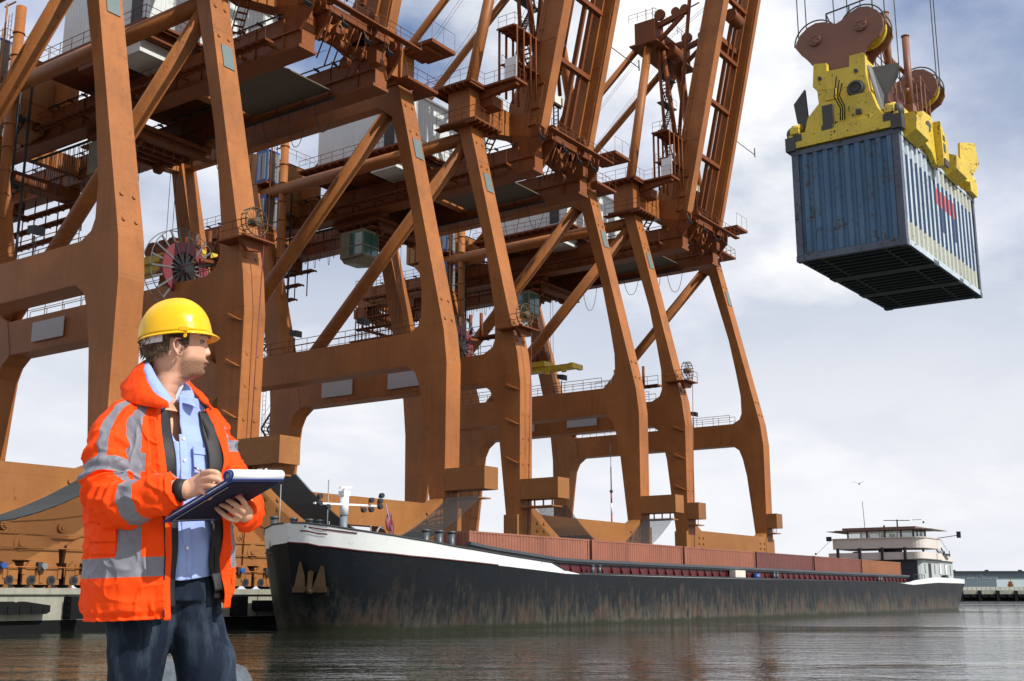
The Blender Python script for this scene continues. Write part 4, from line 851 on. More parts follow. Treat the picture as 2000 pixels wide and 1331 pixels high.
# ================================================================ HANGING CONTAINER AND SPREADER
def wmat(name, col, **k): return mat(name, col, coords='object', **k)
M['cblue'] = wmat('weathered_blue', (.045, .108, .19), rough=.5, var=.2, streak=.55, streakcol=(.15, .22, .28), rust=.32, rustcol=(.05, .03, .02), scale=2.5)
M['cpale'] = wmat('weathered_pale', (.44, .51, .57), rough=.5, var=.2, streak=.75, streakcol=(.13, .20, .29), rust=.27, rustcol=(.05, .045, .035), scale=3)
M['ccream'] = wmat('weathered_cream', (.42, .44, .38), rough=.6, var=.15, rust=.24, rustcol=(.08, .06, .04), scale=3)
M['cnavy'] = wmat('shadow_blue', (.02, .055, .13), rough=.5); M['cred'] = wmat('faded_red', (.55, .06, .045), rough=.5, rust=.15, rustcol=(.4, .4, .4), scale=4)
M['crust'] = wmat('rusty_frame', (.085, .10, .135), rough=.7, var=.4, rust=.33, rustcol=(.035, .02, .015), scale=3); M['under'] = wmat('dark_underside', (.022, .032, .035), rough=.6, var=.3)
HC = empty('hanging_container', (23.797, 6.566, 8.943), (R(.41), R(-.91), R(-.82)))
tag(HC, 'weathered blue shipping container hanging in mid air under a yellow spreader', 'container')
L = 6.06; W = 2.44; H = 2.6
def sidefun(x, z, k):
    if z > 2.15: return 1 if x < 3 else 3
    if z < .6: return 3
    if k in (0, 3): return 2  # navy on slants and recesses paints in the shadow stripes between ribs
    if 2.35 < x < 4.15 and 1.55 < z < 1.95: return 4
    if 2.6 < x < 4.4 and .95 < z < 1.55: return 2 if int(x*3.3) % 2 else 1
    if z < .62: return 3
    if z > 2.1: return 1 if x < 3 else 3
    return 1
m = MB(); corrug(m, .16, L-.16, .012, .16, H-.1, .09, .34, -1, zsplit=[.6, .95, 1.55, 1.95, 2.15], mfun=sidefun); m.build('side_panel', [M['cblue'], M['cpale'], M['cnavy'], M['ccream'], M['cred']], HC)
m = MB(); corrug(m, .16, L-.16, W-.012, .16, H-.1, .05, .34, 1); m.build('side_panel', M['cblue'], HC)
for x, s_ in ((.02, -1), (L-.02, 1)): m = MB(); corrug(m, .14, W-.14, x, .16, H-.1, .05, .245, s_, axis='y'); m.build('end_panel', M['cblue'], HC)
m = MB(); m.box(.1, L-.1, .1, W-.1, H-.07, H-.03); m.build('top_panel', M['cblue'], HC)
fm = frame_mb(L); 
fm.build('corner_frame', M['crust'], HC)
m = MB(); m.box(.16, L-.16, .003, .012, .105, .158); m.box(.16, L-.16, .003, .012, H-.098, H-.012); m.box(.16, 1.9, -.008, .003, .02, .15); m.box(2.3, 4.0, -.008, .003, .02, .15); m.box(4.3, 5.85, -.008, .003, .02, .15)
m.build('side_rail', M['cpale'], HC)
m = MB()
for i in range(20): x = .3+i*.285; m.box(x, x+.055, .06, W-.06, .0, .12); 
m.box(.15, L-.15, .06, W-.06, .06, .155)
for x in (1.95, 3.95): m.box(x, x+.36, .01, W-.01, -.008, .1)
m.box(.2, L-.2, .5, .56, .01, .12); m.box(.2, L-.2, 1.9, 1.96, .01, .12); m.build('floor_beams', M['under'], HC)

SP = empty('lifting_spreader', (0, 0, 0)); 
SPM = Matrix.Translation((23.797, 6.566, 8.943)) @ Matrix.Rotation(R(-.82), 4, 'Z') @ Matrix.Rotation(R(-.91), 4, 'Y') @ Matrix.Rotation(R(.41), 4, 'X') @ Matrix.Translation((3.03, 1.22, 2.6))
SP.matrix_world = SPM; SP.location = SPM.translation; SP.rotation_euler = (R(.41), R(-.91), R(-.82))
tag(SP, 'yellow container spreader with brown head block, sheaves and ropes above the hanging container', 'spreader')
SO = (3.03, 1.22, 0.)       # parts below are in the container's x, y with z from its top
M['spy'] = wmat('spreader_yellow', (.62, .44, .035), rough=.5, var=.18, streak=.35, streakcol=(.28, .20, .03), rust=.3, rustcol=(.04, .03, .015), scale=4)
M['spb'] = wmat('spreader_brown', (.21, .085, .048), rough=.55, var=.12, rust=.1, scale=3); M['sred'] = wmat('dark_red_beam', (.12, .03, .025), rough=.6)
M['sdk'] = wmat('sooty_steel', (.05, .047, .042), rough=.6, var=.3)
def endframe(m, sx, x):   # x: outer face, sx: direction inwards
    def X(a, b): return (min(x+sx*a, x+sx*b), max(x+sx*a, x+sx*b))
    m.prism([(-.02, .03), (2.46, .03), (2.46, .36), (-.02, .36)], 'x', *X(-.05, .36))
    m.prism([(.3, .36), (2.12, .36), (2.02, .72), (1.74, 1.0), (.56, 1.0), (.44, .6)], 'x', *X(.05, .3))
    m.prism([(.62, 1.0), (1.8, 1.0), (1.84, 1.6), (.7, 1.6)], 'x', *X(.22, .30))
    for y in (.05, 2.2): m.box(*X(-.1, .25), y, y+.2, .36, .5); m.disc((x+sx*.1, y+.1, .5), (0, 1, 0), .13, .2, 10)
m = MB(); endframe(m, 1, 0.); endframe(m, -1, L)
for y in (.72, 1.45): m.box(.3, L-.3, y, y+.3, .38, .95)
m.box(2.0, 4.06, .5, 1.94, .9, 1.35); m.build('spreader_frame', M['spy'], SP, SO); fr_ = SP.children[-1]
for x0 in (.25, 4.55):
    m = MB(); m.prism([(.70, 1.25), (.68, 1.95), (.72, 2.02), (1.03, 2.02), (1.05, 1.76), (1.57, 1.80), (1.57, 2.0), (1.87, 2.05), (1.92, 1.5), (1.84, 1.4)], 'x', x0-.04, x0+.1); m.prism([(.72, 1.25), (.70, 1.95), (1.02, 1.98), (1.05, 1.72), (1.57, 1.76), (1.88, 2.0), (1.9, 1.5)], 'x', x0+1.0, x0+1.15)
    m.box(x0+.12, x0+.98, 1.0, 1.6, .95, 1.55); m.box(x0-.16, x0-.06, 1.35, 1.6, 1.05, 1.3); m.box(x0, x0+1.1, .72, .8, 1.3, 1.95); m.build('saddle', M['spy'], SP, SO)
    for y, z, r_ in ((.9, 1.62, .045), (1.74, 1.66, .045), (.93, 1.2, .2)):
        m = MB(); m.disc((x0-.05, y, z), (1, 0, 0), r_, .05, 20)
        if r_ > .1: m.torus((x0-.08, .93, 1.2), (1, 0, 0), .15, .03); m.torus((x0-.08, .93, 1.2), (1, 0, 0), .07, .02)
        m.build('motor' if r_ > .1 else 'pin_hole', M['sdk'], SP, SO)
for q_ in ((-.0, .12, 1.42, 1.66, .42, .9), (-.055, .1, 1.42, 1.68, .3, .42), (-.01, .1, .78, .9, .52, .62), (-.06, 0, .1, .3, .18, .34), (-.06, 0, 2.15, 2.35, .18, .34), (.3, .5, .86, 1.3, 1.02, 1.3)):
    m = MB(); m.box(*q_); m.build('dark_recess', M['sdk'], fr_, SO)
for y in (0.02, 2.42): m = MB(); m.ball((.12, y, .42), .16, .14, .18); m.box(-.07, .2, y-.12, y+.12, -.02, .3); m.build('lock_housing', M['sdk'], fr_, SO)
for y, dy in ((1.15, .05),):      # hydraulic hoses
    for k in range(3): m = MB(); m.tube([(-.03, y+k*.06, 1.3+.1*k), (-.12, y+dy+k*.06, 1.0), (-.1, y-dy+k*.05, .7), (-.02, y+k*.05, .45)], .014, 6); m.build('hydraulic_hose', M['black'], fr_, SO)
plate = [(2.41, 2.73), (2.38, 2.85), (2.28, 3.02), (2.09, 3.16), (1.89, 3.22), (1.66, 3.18), (1.5, 3.09), (1.4, 3.06), (1.26, 3.11), (1.1, 3.22), (.86, 3.31), (.63, 3.26), (.44, 3.1), (.34, 2.9), (.32, 2.68), (.43, 2.48), (.63, 2.37), (.74, 2.28), (.82, 2.12), (.86, 1.9), (1.8, 1.9), (1.88, 2.16), (1.97, 2.2), (2.12, 2.34), (2.28, 2.52)]
for x0 in (.55, 4.7):
    m = MB(); m.prism(plate, 'x', x0, x0+.07); m.prism(plate, 'x', x0+.62, x0+.69); m.box(x0+.07, x0+.62, .9, 1.8, 1.95, 2.35)
    for y, z in ((1.93, 2.80), (.84, 2.86)):
        m.disc((x0-.02, y, z), (1, 0, 0), .15, .08, 20)
        for k in range(6): a = k*math.pi/3; m.disc((x0-.06, y+.09*math.cos(a), z+.09*math.sin(a)), (1, 0, 0), .03, .04, 8)
    hb = m.build('head_block', M['spb'], SP, SO)
    for y, z in ((1.93, 2.80), (.84, 2.86)):
        m = MB(); m.disc((x0+.2, y, z), (1, 0, 0), .44, .1, 32); m.disc((x0+.48, y, z), (1, 0, 0), .44, .1, 32); m.build('sheave', M['spy'], hb, SO)
        m = MB()
        for xx in (x0+.1, x0+.58): m.tube([(xx, y+.53*math.cos(a), z+.53*math.sin(a)) for a in [R(t) for t in range(-30 if y < 1 else 0, 200, 12)]], .018, 5)
        m.build('rope_guard', M['sdk'], hb, SO)
m = MB(); m.box(.62, 5.4, .95, 1.12, 1.75, 2.1); m.box(.62, 5.4, 1.55, 1.72, 1.75, 2.1); m.build('centre_beam', M['sred'], SP, SO)
m = MB(); m.rail([(1.4, .82, 2.1), (4.6, .82, 2.1)], .75, .018, .45); m.rail([(1.4, .82, 1.9), (4.6, .82, 1.9)], .35, .014, .3, False); m.pipe((2.6, .9, 2.9), (3.5, .6, 2.5), .05, n=8); m.pipe((3.3, .6, 2.3), (2.9, .6, 2.0), .05, n=6)
m.rail([(4.0, .55, 1.6), (4.7, .55, 1.4)], 1.2, .018, .4)
for k in range(4): m.tube([(1.5+k*.15, .7, 2.7), (1.55+k*.15, .65, 2.3-.1*k), (1.8+k*.12, .7, 2.1), (2.0+k*.1, .75, 2.5)], .018, 5)
m.build('guard_rail', M['spb'], SP, SO)
for x, y, z0, z1 in ((1.65, .60, 1.9, 3.52), (3.1, .58, 1.6, 3.5)):
    m = MB(); m.pipe((x, y, z0), (x, y, z1), .085, n=14); m.pipe((x, y, z1), (x, y, z1+.03), .1, n=14); m.box(x-.15, x+.15, y-.1, y+.4, z0-.1, z0+.1); m.build('guide_post', M['spb'], SP, SO)
m = MB(); fz = 3.55
m.pipe((.9, 1.75, fz), (.9, .65, fz+.1), .02, n=5); m.pipe((.9, 1.75, 3.1), (.9, 1.75, fz), .02, n=5); m.pipe((.9, .65, 3.2), (.9, .65, fz+.1), .02, n=5); m.pipe((.9, 1.2, 3.05), (.9, 1.2, fz+.05), .02, n=5); m.pipe((.9, 1.75, fz), (.9, 1.6, 3.1), .015, n=4); m.build('top_handrail', M['sdk'], SP, SO)
# flippers and side boxes
def slab(pts, th, name, mt):
    m = MB(); pts = [Vector(p_) for p_ in pts]; n = (pts[1]-pts[0]).cross(pts[2]-pts[0]).normalized()*th; k = len(pts)
    m.add(pts+[p_+n for p_ in pts], [tuple(range(k))[::-1], tuple(range(k, 2*k))]+[(i, (i+1) % k, k+(i+1) % k, k+i) for i in range(k)]); m.build(name, mt, SP, SO)
slab([(.5, .66, 1.75), (.7, .08, 1.78), (.62, .1, 1.45), (.5, .32, 1.02), (.45, .32, .6), (.42, .42, .6), (.4, .5, 1.0)], .05, 'corner_flipper', M['sdk'])
slab([(.4, .70, 1.78), (.44, .62, 1.75), (.36, .36, .95), (.32, .38, .62), (.3, .46, .62)], .05, 'corner_flipper', M['grey'])
slab([(.3, 2.12, 1.5), (.3, 2.4, 1.2), (.3, 2.34, .75), (.3, 2.2, .45), (.3, 2.06, .45)], .08, 'corner_flipper', M['sdk'])
slab([(4.7, -.1, 1.1), (5.1, -.35, 1.15), (5.2, -.4, .6), (4.9, -.2, .1), (4.5, -.1, .1)], .07, 'corner_flipper', M['spy'])
for x0, x1 in ((.35, 1.25), (3.45, 4.4)):
    m = MB(); m.prism([(-.02, -.12), (-.28, .02), (-.30, .34), (-.12, .42), (.3, .44), (.3, -.0), (.02, -.02)], 'x', x0, x1); m.build('side_box', M['spy'], SP, SO)
m = MB(); m.prism([(1.1, .35), (1.5, .85), (2.1, .9), (2.7, .45), (2.75, .05), (2.5, -.22), (2.25, -.22), (1.95, .0), (1.3, .1)], 'y', -.14, -.02); m.prism([(2.2, .8), (2.75, .45), (2.78, .0), (2.5, -.24), (2.3, -.24)], 'y', -.3, -.141); m.box(1.4, 2.5, -.02, .5, .35, .85); m.build('side_arm', M['spy'], SP, SO)
m = MB(); m.disc((1.75, -.15, .55), (0, 1, 0), .13, .06, 16); m.box(2.3, 2.6, -.33, -.29, -.24, -.08); m.box(2.35, 2.5, -.31, -.3, .1, .3); m.box(2.35, 2.5, -.31, -.3, .38, .5); m.build('pin', M['sdk'], SP, SO)
m = MB(); m.prism([(5.35, .02), (5.95, .0), (6.02, .2), (5.95, .4), (5.3, .38)], 'y', -.12, .3); m.ball((5.5, -.02, .42), .12); m.ball((5.85, -.02, .42), .12); m.build('far_lock', M['spy'], SP, SO)
m = MB()
for x, y in ((.72, 2.38), (.72, 1.5), (1.05, 1.29), (.76, .34), (1.05, 2.3), (4.9, .38), (5.2, .38), (4.9, 1.3), (5.2, 2.3)): m.pipe((x, y, 2.8), (x, y, 45), .014, n=5, cap=False)
m.build('hoist_rope', M['dark'], SP, SO)
# ================================================================ PERSON (local frame: x image-right, y away, z up from the jetty)
from mathutils import noise as mnoise
MANLOC = (*FR(3.95, -1.17), .83); MANROT = (0, 0, R(35.16-90))
man = empty('person', MANLOC, MANROT)
tag(man, 'man in yellow hard hat and orange reflective jacket writing on a clipboard', 'person')
def nz(p, s, seed=0.): return mnoise.noise(Vector((p[0]*s+seed, p[1]*s-seed, p[2]*s+seed*.5)))
def skin_mat():
    m = bpy.data.materials.new('skin'); m.use_nodes = True; T = NT(m.node_tree); b = m.node_tree.nodes['Principled BSDF']
    P = T.node('ShaderNodeTexCoord').outputs['Object']; sp = T.node('ShaderNodeSeparateXYZ', ins={0: P}); n = T.noise(P, 60, 4); n2 = T.noise(P, 14, 3)
    base = T.mix(T.ramp(n2, (.35, 0.), (.65, 1.)), (.66, .37, .25), (.56, .28, .18))
    x, z = sp.outputs[0], sp.outputs[2]
    # beard: below a line from the ear to the mouth, above the throat
    lin = T.math('ADD', 1.684, T.math('MULTIPLY', T.math('SUBTRACT', x, .07), .10))
    k = T.math('MULTIPLY', T.math('SUBTRACT', lin, z), 45., clamp=True); k = T.math('MULTIPLY', k, T.math('MULTIPLY', T.math('SUBTRACT', z, 1.588), 60., clamp=True))
    side = T.math('MULTIPLY', T.math('SUBTRACT', x, .012), 60., clamp=True); k = T.math('MULTIPLY', k, side)
    burn = T.math('MULTIPLY', T.math('MULTIPLY', T.math('SUBTRACT', .055, x), 40., clamp=True), T.math('MULTIPLY', T.math('SUBTRACT', x, .018), 70., clamp=True)); burn = T.math('MULTIPLY', burn, T.math('MULTIPLY', T.math('SUBTRACT', z, 1.60), 30., clamp=True))
    k = T.math('MAXIMUM', k, burn)
    k = T.math('MULTIPLY', k, T.ramp(T.noise(P, 420, 2), (.36, .55), (.62, 1.)))
    c = T.mix(T.math('MULTIPLY', k, .95), base, (.10, .05, .022))
    T.put(b.inputs['Base Color'], c); b.inputs['Roughness'].default_value = .5; b.inputs['Subsurface Weight'].default_value = .12; b.inputs['Subsurface Radius'].default_value = (.02, .008, .004); b.inputs['Subsurface Scale'].default_value = .5
    bn = T.node('ShaderNodeBump', ins={'Strength': .25, 'Distance': .002, 'Height': n}); T.put(b.inputs['Normal'], bn.outputs[0]); return m
def cloth(name, col, rough=.7, var=.1, weave=900, bump=.3, sheen=0., wr=.35, spec=.4, crease=0.):
    sp_ = spec
    m = bpy.data.materials.new(name); m.use_nodes = True; T = NT(m.node_tree); b = m.node_tree.nodes['Principled BSDF']
    P = T.node('ShaderNodeTexCoord').outputs['Object']; n = T.noise(P, 9, 5); f = T.noise(P, weave, 2)
    c = T.mix(1., col, T.ramp(n, (.3, 1-var), (.7, 1+var)), 'MULTIPLY'); T.put(b.inputs['Base Color'], c); b.inputs['Roughness'].default_value = rough
    if crease:
        vo = T.node('ShaderNodeTexVoronoi', feature='DISTANCE_TO_EDGE', ins={'Vector': T.vmath('ADD', T.vmath('MULTIPLY', P, (1, 1, .55)), T.vmath('MULTIPLY', T.node('ShaderNodeTexNoise', ins={'Vector': P, 'Scale': 5., 'Detail': 2.}).outputs['Color'], (.12, .12, .12))), 'Scale': 9.}).outputs['Distance']
        vo2 = T.node('ShaderNodeTexVoronoi', feature='DISTANCE_TO_EDGE', ins={'Vector': T.vmath('ADD', T.vmath('MULTIPLY', P, (1, 1, .7)), T.vmath('MULTIPLY', T.node('ShaderNodeTexNoise', ins={'Vector': P, 'Scale': 9., 'Detail': 2.}).outputs['Color'], (.08, .08, .08))), 'Scale': 21.}).outputs['Distance']
        f = T.math('ADD', f, T.math('MULTIPLY', T.math('ADD', T.math('MULTIPLY', T.math('MINIMUM', vo, .35), 2.2), T.math('MINIMUM', vo2, .3)), 20*crease))
    h = T.math('ADD', T.math('MULTIPLY', f, .05), T.math('MULTIPLY', T.noise(P, 26, 4, .5, scl=(1, 1, .45)), wr))
    bn = T.node('ShaderNodeBump', ins={'Strength': bump, 'Distance': .012, 'Height': h}); T.put(b.inputs['Normal'], bn.outputs[0]); b.inputs['Sheen Weight'].default_value = sheen; b.inputs['Specular IOR Level'].default_value = sp_; return m
M['skin'] = skin_mat(); M['hiviz'] = cloth('hiviz_orange', (.95, .068, .004), .7, .06, bump=.45, wr=.7, spec=.15, crease=1.)
M['reflect'] = cloth('reflective_tape', (.20, .20, .235), .5, .05, bump=.5, wr=.5, spec=.3, crease=1.); M['lining'] = cloth('black_quilted_lining', (.010, .010, .012), .6, .3)
M['shirt'] = cloth('blue_shirt', (.29, .39, .72), .75, .06, bump=.5, wr=.6, crease=.7)
def denim_mat():
    m = cloth('denim', (.006, .011, .024), .85, .2, bump=.5, spec=.2); T = NT(m.node_tree); b = m.node_tree.nodes['Principled BSDF']; base = b.inputs['Base Color'].links[0].from_socket
    P = T.node('ShaderNodeTexCoord').outputs['Object']; k = T.ramp(T.noise(P, 7, 5, .6, scl=(2.2, 2.2, .6)), (.46, 0.), (.72, 1.)); k2 = T.ramp(T.noise(P, 160, 2, .6, scl=(3, 3, .15)), (.35, .6), (.65, 1.))
    T.put(b.inputs['Base Color'], T.mix(T.math('MULTIPLY', T.math('MULTIPLY', k, k2), .6), base, (.085, .12, .17))); return m
M['denim'] = denim_mat()
def hair_mat():
    m = bpy.data.materials.new('brown_hair'); m.use_nodes = True; T = NT(m.node_tree); b = m.node_tree.nodes['Principled BSDF']; P = T.node('ShaderNodeTexCoord').outputs['Object']
    n = T.noise(P, 60, 5, .7, scl=(1.4, 1.4, .9)); T.put(b.inputs['Base Color'], T.ramp(n, (.35, (.045, .027, .014)), (.62, (.16, .098, .05)))); b.inputs['Roughness'].default_value = .5
    bn = T.node('ShaderNodeBump', ins={'Strength': .8, 'Distance': .01, 'Height': n}); T.put(b.inputs['Normal'], bn.outputs[0]); return m
M['hair'] = hair_mat()
M['helmet'] = bpy.data.materials.new('helmet_plastic'); M['helmet'].use_nodes = True; b_ = M['helmet'].node_tree.nodes['Principled BSDF']; b_.inputs['Base Color'].default_value = (.88, .47, .0, 1); T_ = NT(M['helmet'].node_tree); T_.put(b_.inputs['Roughness'], T_.ramp(T_.noise(T_.node('ShaderNodeTexCoord').outputs['Object'], 38, 6, .7), (.45, .17), (.62, .42))); b_.inputs['Specular IOR Level'].default_value = .4; b_.inputs['Coat Weight'].default_value = .15; b_.inputs['Subsurface Weight'].default_value = .05

# ---- torso frame
FV = Vector((.62, -.78, 0)); SV = Vector((.78, .62, 0))
def grid(vsf, nu, nv, name, mats, parent, midx=None, closed=False, thick=0.):
    """surface from vsf(i/nu, j/nv)"""
    m = MB(); vs = [vsf(i/nu, j/nv) for i in range(nu+1) for j in range(nv+1)]; W_ = nv+1
    fs = [(i*W_+j, (i+1)*W_+j, (i+1)*W_+j+1, i*W_+j+1) for i in range(nu) for j in range(nv)]
    o = len(m.v); m.v += [tuple(v) for v in vs]
    for k, f in enumerate(fs): m.f.append(list(f)); m.sm.append(True); i, j = divmod(k, nv); m.m.append(midx((i+.5)/nu, (j+.5)/nv) if midx else 0)
    ob = m.build(name, mats, parent)
    if thick: s = ob.modifiers.new('thick', 'SOLIDIFY'); s.thickness = thick; s.offset = -1
    return ob
TOR = [  # h, centre x, centre y, side half, front half   (jacket outside)
 (.79, -.006, -.02, .232, .20), (.85, -.008, -.02, .242, .20), (1.0, -.014, -.015, .242, .198), (1.15, -.03, -.01, .236, .195), (1.28, -.038, -.005, .238, .19), (1.38, -.042, 0, .228, .172),
 (1.44, -.045, 0.01, .212, .152), (1.48, -.045, 0.015, .183, .13), (1.515, -.045, 0.015, .155, .112), (1.55, -.045, .015, .108, .095)]
def tor(h):
    for a, b in zip(TOR, TOR[1:]):
        if h <= b[0]: t = max(0, (h-a[0])/(b[0]-a[0])); t = t; return [a[i]+(b[i]-a[i])*t for i in range(1, 5)]
    return list(TOR[-1][1:])
def torp(phi, h, off=0., ex=.0):
    """phi degrees: 0 front, +90 his left side, -90 his right"""
    cx, cy, A, B = tor(h); p = R(phi); c, s = math.cos(p), math.sin(p)
    e = .86; c2 = math.copysign(abs(c)**e, c); s2 = math.copysign(abs(s)**e, s)
    return Vector((cx, cy, h))+FV*((B+off)*c2)+SV*((A+off)*s2)
def fold(p, phi, h, amp=1.):
    k = max(0., min(1., (1.45-h)*4))
    d = .008*nz((p.x, p.y, p.z*.25), 8, 3)*k+.003*nz((p.x, p.y, p.z*1.6), 12, 8)+.002*nz(p, 30, 2)
    r = 1-abs(nz((p.x*1.2, p.y*1.2, p.z*.8), 7, 5))*2.4; d += .012*max(0, r-.6)*k
    q = (p.x+.25*p.z, p.y-.2*p.z, p.z*.45); r2 = max(0, 1-abs(nz(q, 13, 11))*3.2)**2; r3 = max(0, 1-abs(nz((p.x, p.y, p.z*1.3+.5*p.x), 10, 17))*4)**2
    return d*1.0+.006*r2**1.5+.006*r3**1.5
def openL(h): return -12-30*max(0, h-1.2)      # left-panel edge angle (his right)
def openR(h): return 41+26*max(0, h-1.15)
def jk(u, v):
    h = .80+(1.535-.80)*v; e0 = openR(h); e1 = 360+openL(h); phi = e0+(e1-e0)*u
    side = math.sin(R(phi)); 
    hb = h+(.045*max(0, side)+.0)*(1-v)**1.0-.012*max(0, -side)*(1-v)
    p = torp(phi, h); p.z = hb; d = fold(p, phi, h)
    edge = min(u, 1-u); lift = .012*max(0, 1-edge/.02)
    rad = Vector((p.x-tor(h)[0], p.y-tor(h)[1], 0)).normalized()
    hem = -.010*max(0, 1-abs(v-.015)/.02)*(1+.4*math.sin(u*170)) if v < .04 else 0
    return p+rad*(d+lift+hem)
def jkm(u, v):
    h = .80+.735*v; e0 = openR(h); e1 = 360+openL(h); phi = e0+(e1-e0)*u
    if phi > 180: phi -= 360
    if .932 < h < .992: return 1
    if -50 < phi < -30 and h > .99: return 1
    if 52 < phi < 74 and h > .99: return 1
    if 1.262 < h < 1.325 and abs(phi) > 26: return 1
    return 0
jacket = grid(jk, 400, 230, 'jacket', [M['hiviz'], M['reflect']], man, jkm, thick=.004)
# front placket edges, pocket flap
def patch(name, mt, parent, p0, p1, h0, h1, off, th=.003, nu=24, nv=14, fn=None):
    def f(u, v):
        phi = p0+(p1-p0)*u; h = h0+(h1-h0)*v; p = torp(phi, h); rad = Vector((p.x-tor(h)[0], p.y-tor(h)[1], 0)).normalized(); return p+rad*(fold(p, phi, h)+off+(fn(u, v) if fn else 0))
    return grid(f, nu, nv, name, mt, parent, thick=th)
patch('pocket_flap', M['hiviz'], jacket, -84, -50, 1.035, 1.095, .010, fn=lambda u, v: .004*v)
patch('pocket', M['hiviz'], jacket, -83, -51, .995, 1.04, .004)
def edge_strip(name, mt, side, w_, off, h0=.80, h1=1.50, th=.004):
    def f(u, v):
        h = h0+(h1-h0)*v; e = openL(h) if side < 0 else openR(h); ww = w_ if w_ < 6 else w_*(.75+.9*max(0, h-1.0)); phi = e+(ww*u if side < 0 else -ww*u); p = torp(phi, h, off-.02*u)
        p.z += .045*max(0, math.sin(R(phi)))*(1-v) if side > 0 else -.008*(1-v)
        rad = Vector((p.x-tor(h)[0], p.y-tor(h)[1], 0)).normalized(); return p+rad*(.008*nz((p.x, p.y, p.z*.6), 14, 4)*(1+u)+.006*math.sin(h*25)*u)
    return grid(f, 10, 90, name, mt, jacket, thick=th)
edge_strip('zip_placket', M['hiviz'], -1, 5, .014); edge_strip('zip_placket', M['hiviz'], 1, 5, .014)
edge_strip('zip', M['lining'], -1, 1.1, .019, .81, 1.2); edge_strip('quilted_lining', M['lining'], -1, 13, -.004, .84, 1.49); edge_strip('quilted_lining', M['lining'], 1, 17, -.004, .86, 1.49)
grid(lambda u, v: torp(30+300*u, .86+.62*v, -.016), 60, 10, 'inner_lining', M['lining'], jacket)
# shirt
def sh(u, v):
    h = .935+(1.54-.935)*v; gap = max(0., (h-1.37)/.17)*13; e0 = 4-gap*.1; e1 = 364-gap*1.5-4*(h > 1.37); phi = e0+(e1-e0)*u
    c = torp(phi, h, -.040 if h < 1.44 else -.040+.04*(h-1.44)/.1); p = Vector(c); rad = Vector((p.x-tor(h)[0], p.y-tor(h)[1], 0)).normalized()
    dd = .009*nz((p.x, p.y, p.z*.3), 16, 7)+.006*nz((p.x, p.y, p.z*.5), 30, 1)
    if v < .02: p.z += .03*abs(math.sin(R(phi)))-.02
    lap = .008 if u > .985 or u < .012 else 0
    return p+rad*(dd+lap)
shirt = grid(sh, 220, 110, 'shirt', M['shirt'], man, thick=.002)
def spatch(name, phi, h0, h1, w, off=-.030):
    def f(u, v): h = h0+(h1-h0)*v; p = torp(phi+w*(u-.5), h, off); return p
    return grid(f, 6, 20, name, M['shirt'], shirt, thick=.003)
spatch('button_placket', 5, .93, 1.40, 7, -.031); spatch('shirt_pocket', 20, 1.27, 1.36, 13, -.031); spatch('pocket_flap', 20, 1.335, 1.36, 14, -.027)
for h in (1.02, 1.12, 1.22, 1.31, 1.385): m = MB(); m.disc(torp(4.5, h, -.027), torp(0, h, 0)-torp(0, h, -.1), .005, .002, 10); m.build('button', M['white'], shirt)
# shirt collar leaves and jacket collar
def leaf(name, mt, parent, inner, outer, th, nb=0.006, seg=20):
    """ruled surface between two poly-lines (top edge, lower edge)"""
    def smp(pl, t):
        t *= len(pl)-1; i = min(int(t), len(pl)-2); f = t-i; P = [Vector(pl[max(0, min(len(pl)-1, k))]) for k in (i-1, i, i+1, i+2)]
        return .5*((2*P[1])+(-P[0]+P[2])*f+(2*P[0]-5*P[1]+4*P[2]-P[3])*f*f+(-P[0]+3*P[1]-3*P[2]+P[3])*f*f*f)
    def f(u, v): a, b = smp(inner, u), smp(outer, u); p = a.lerp(b, v); n = Vector((p.x+.05, p.y, 0)).normalized(); return p+n*(.014*math.sin(v*math.pi)+nb*nz(p, 22, 3)*(.3+v))
    return grid(f, seg*2, 14, name, mt, parent, thick=th)
leaf('shirt_collar', M['shirt'], shirt, [(-0.1089, 0.085, 1.6199), (-0.115, 0.02, 1.6555), (-0.088, -0.05, 1.6561), (-0.0435, -0.09, 1.5945), (-0.0013, -0.115, 1.544), (0.0262, -0.125, 1.5107)], [(-0.1151, 0.1, 1.5892), (-0.1272, 0.03, 1.6042), (-0.0865, -0.075, 1.5937), (-0.0535, -0.12, 1.5431), (-0.0205, -0.15, 1.4961), (0.0045, -0.16, 1.4738)], .003)
leaf('shirt_collar', M['shirt'], shirt, [(-0.0466, 0.1, 1.6638), (-0.0144, 0.085, 1.6273), (0.0102, 0.05, 1.595), (0.014, 0, 1.557), (0.0163, -0.05, 1.5197)], [(-0.0379, 0.12, 1.6395), (0.0009, 0.1, 1.6078), (0.0346, 0.065, 1.5719), (0.0644, 0.01, 1.5333), (0.088, -0.05, 1.4966)], .003)
leaf('jacket_collar', M['hiviz'], jacket, [(-0.0827, 0.12, 1.6752), (-0.1148, 0.09, 1.6843), (-0.1198, 0.02, 1.6738), (-0.0946, -0.06, 1.6432), (-0.066, -0.1, 1.5855), (-0.0308, -0.13, 1.5344), (0.0137, -0.15, 1.4979)], [(-0.1323, 0.16, 1.6282), (-0.176, 0.1, 1.6227), (-0.1841, 0.02, 1.5896), (-0.1651, -0.07, 1.5412), (-0.1148, -0.13, 1.5029), (-0.0407, -0.165, 1.4833), (0.0293, -0.17, 1.4791)], .006, .012)
leaf('jacket_collar', M['hiviz'], jacket, [(-0.0494, 0.12, 1.6752), (-0.0125, 0.11, 1.632), (0.0256, 0.08, 1.593), (0.0653, 0.035, 1.5558), (0.0979, 0, 1.5245)], [(-0.0178, 0.15, 1.6263), (0.0273, 0.14, 1.6001), (0.0693, 0.1, 1.5669), (0.1004, 0.05, 1.5364), (0.1187, 0, 1.5029)], .006, .01)

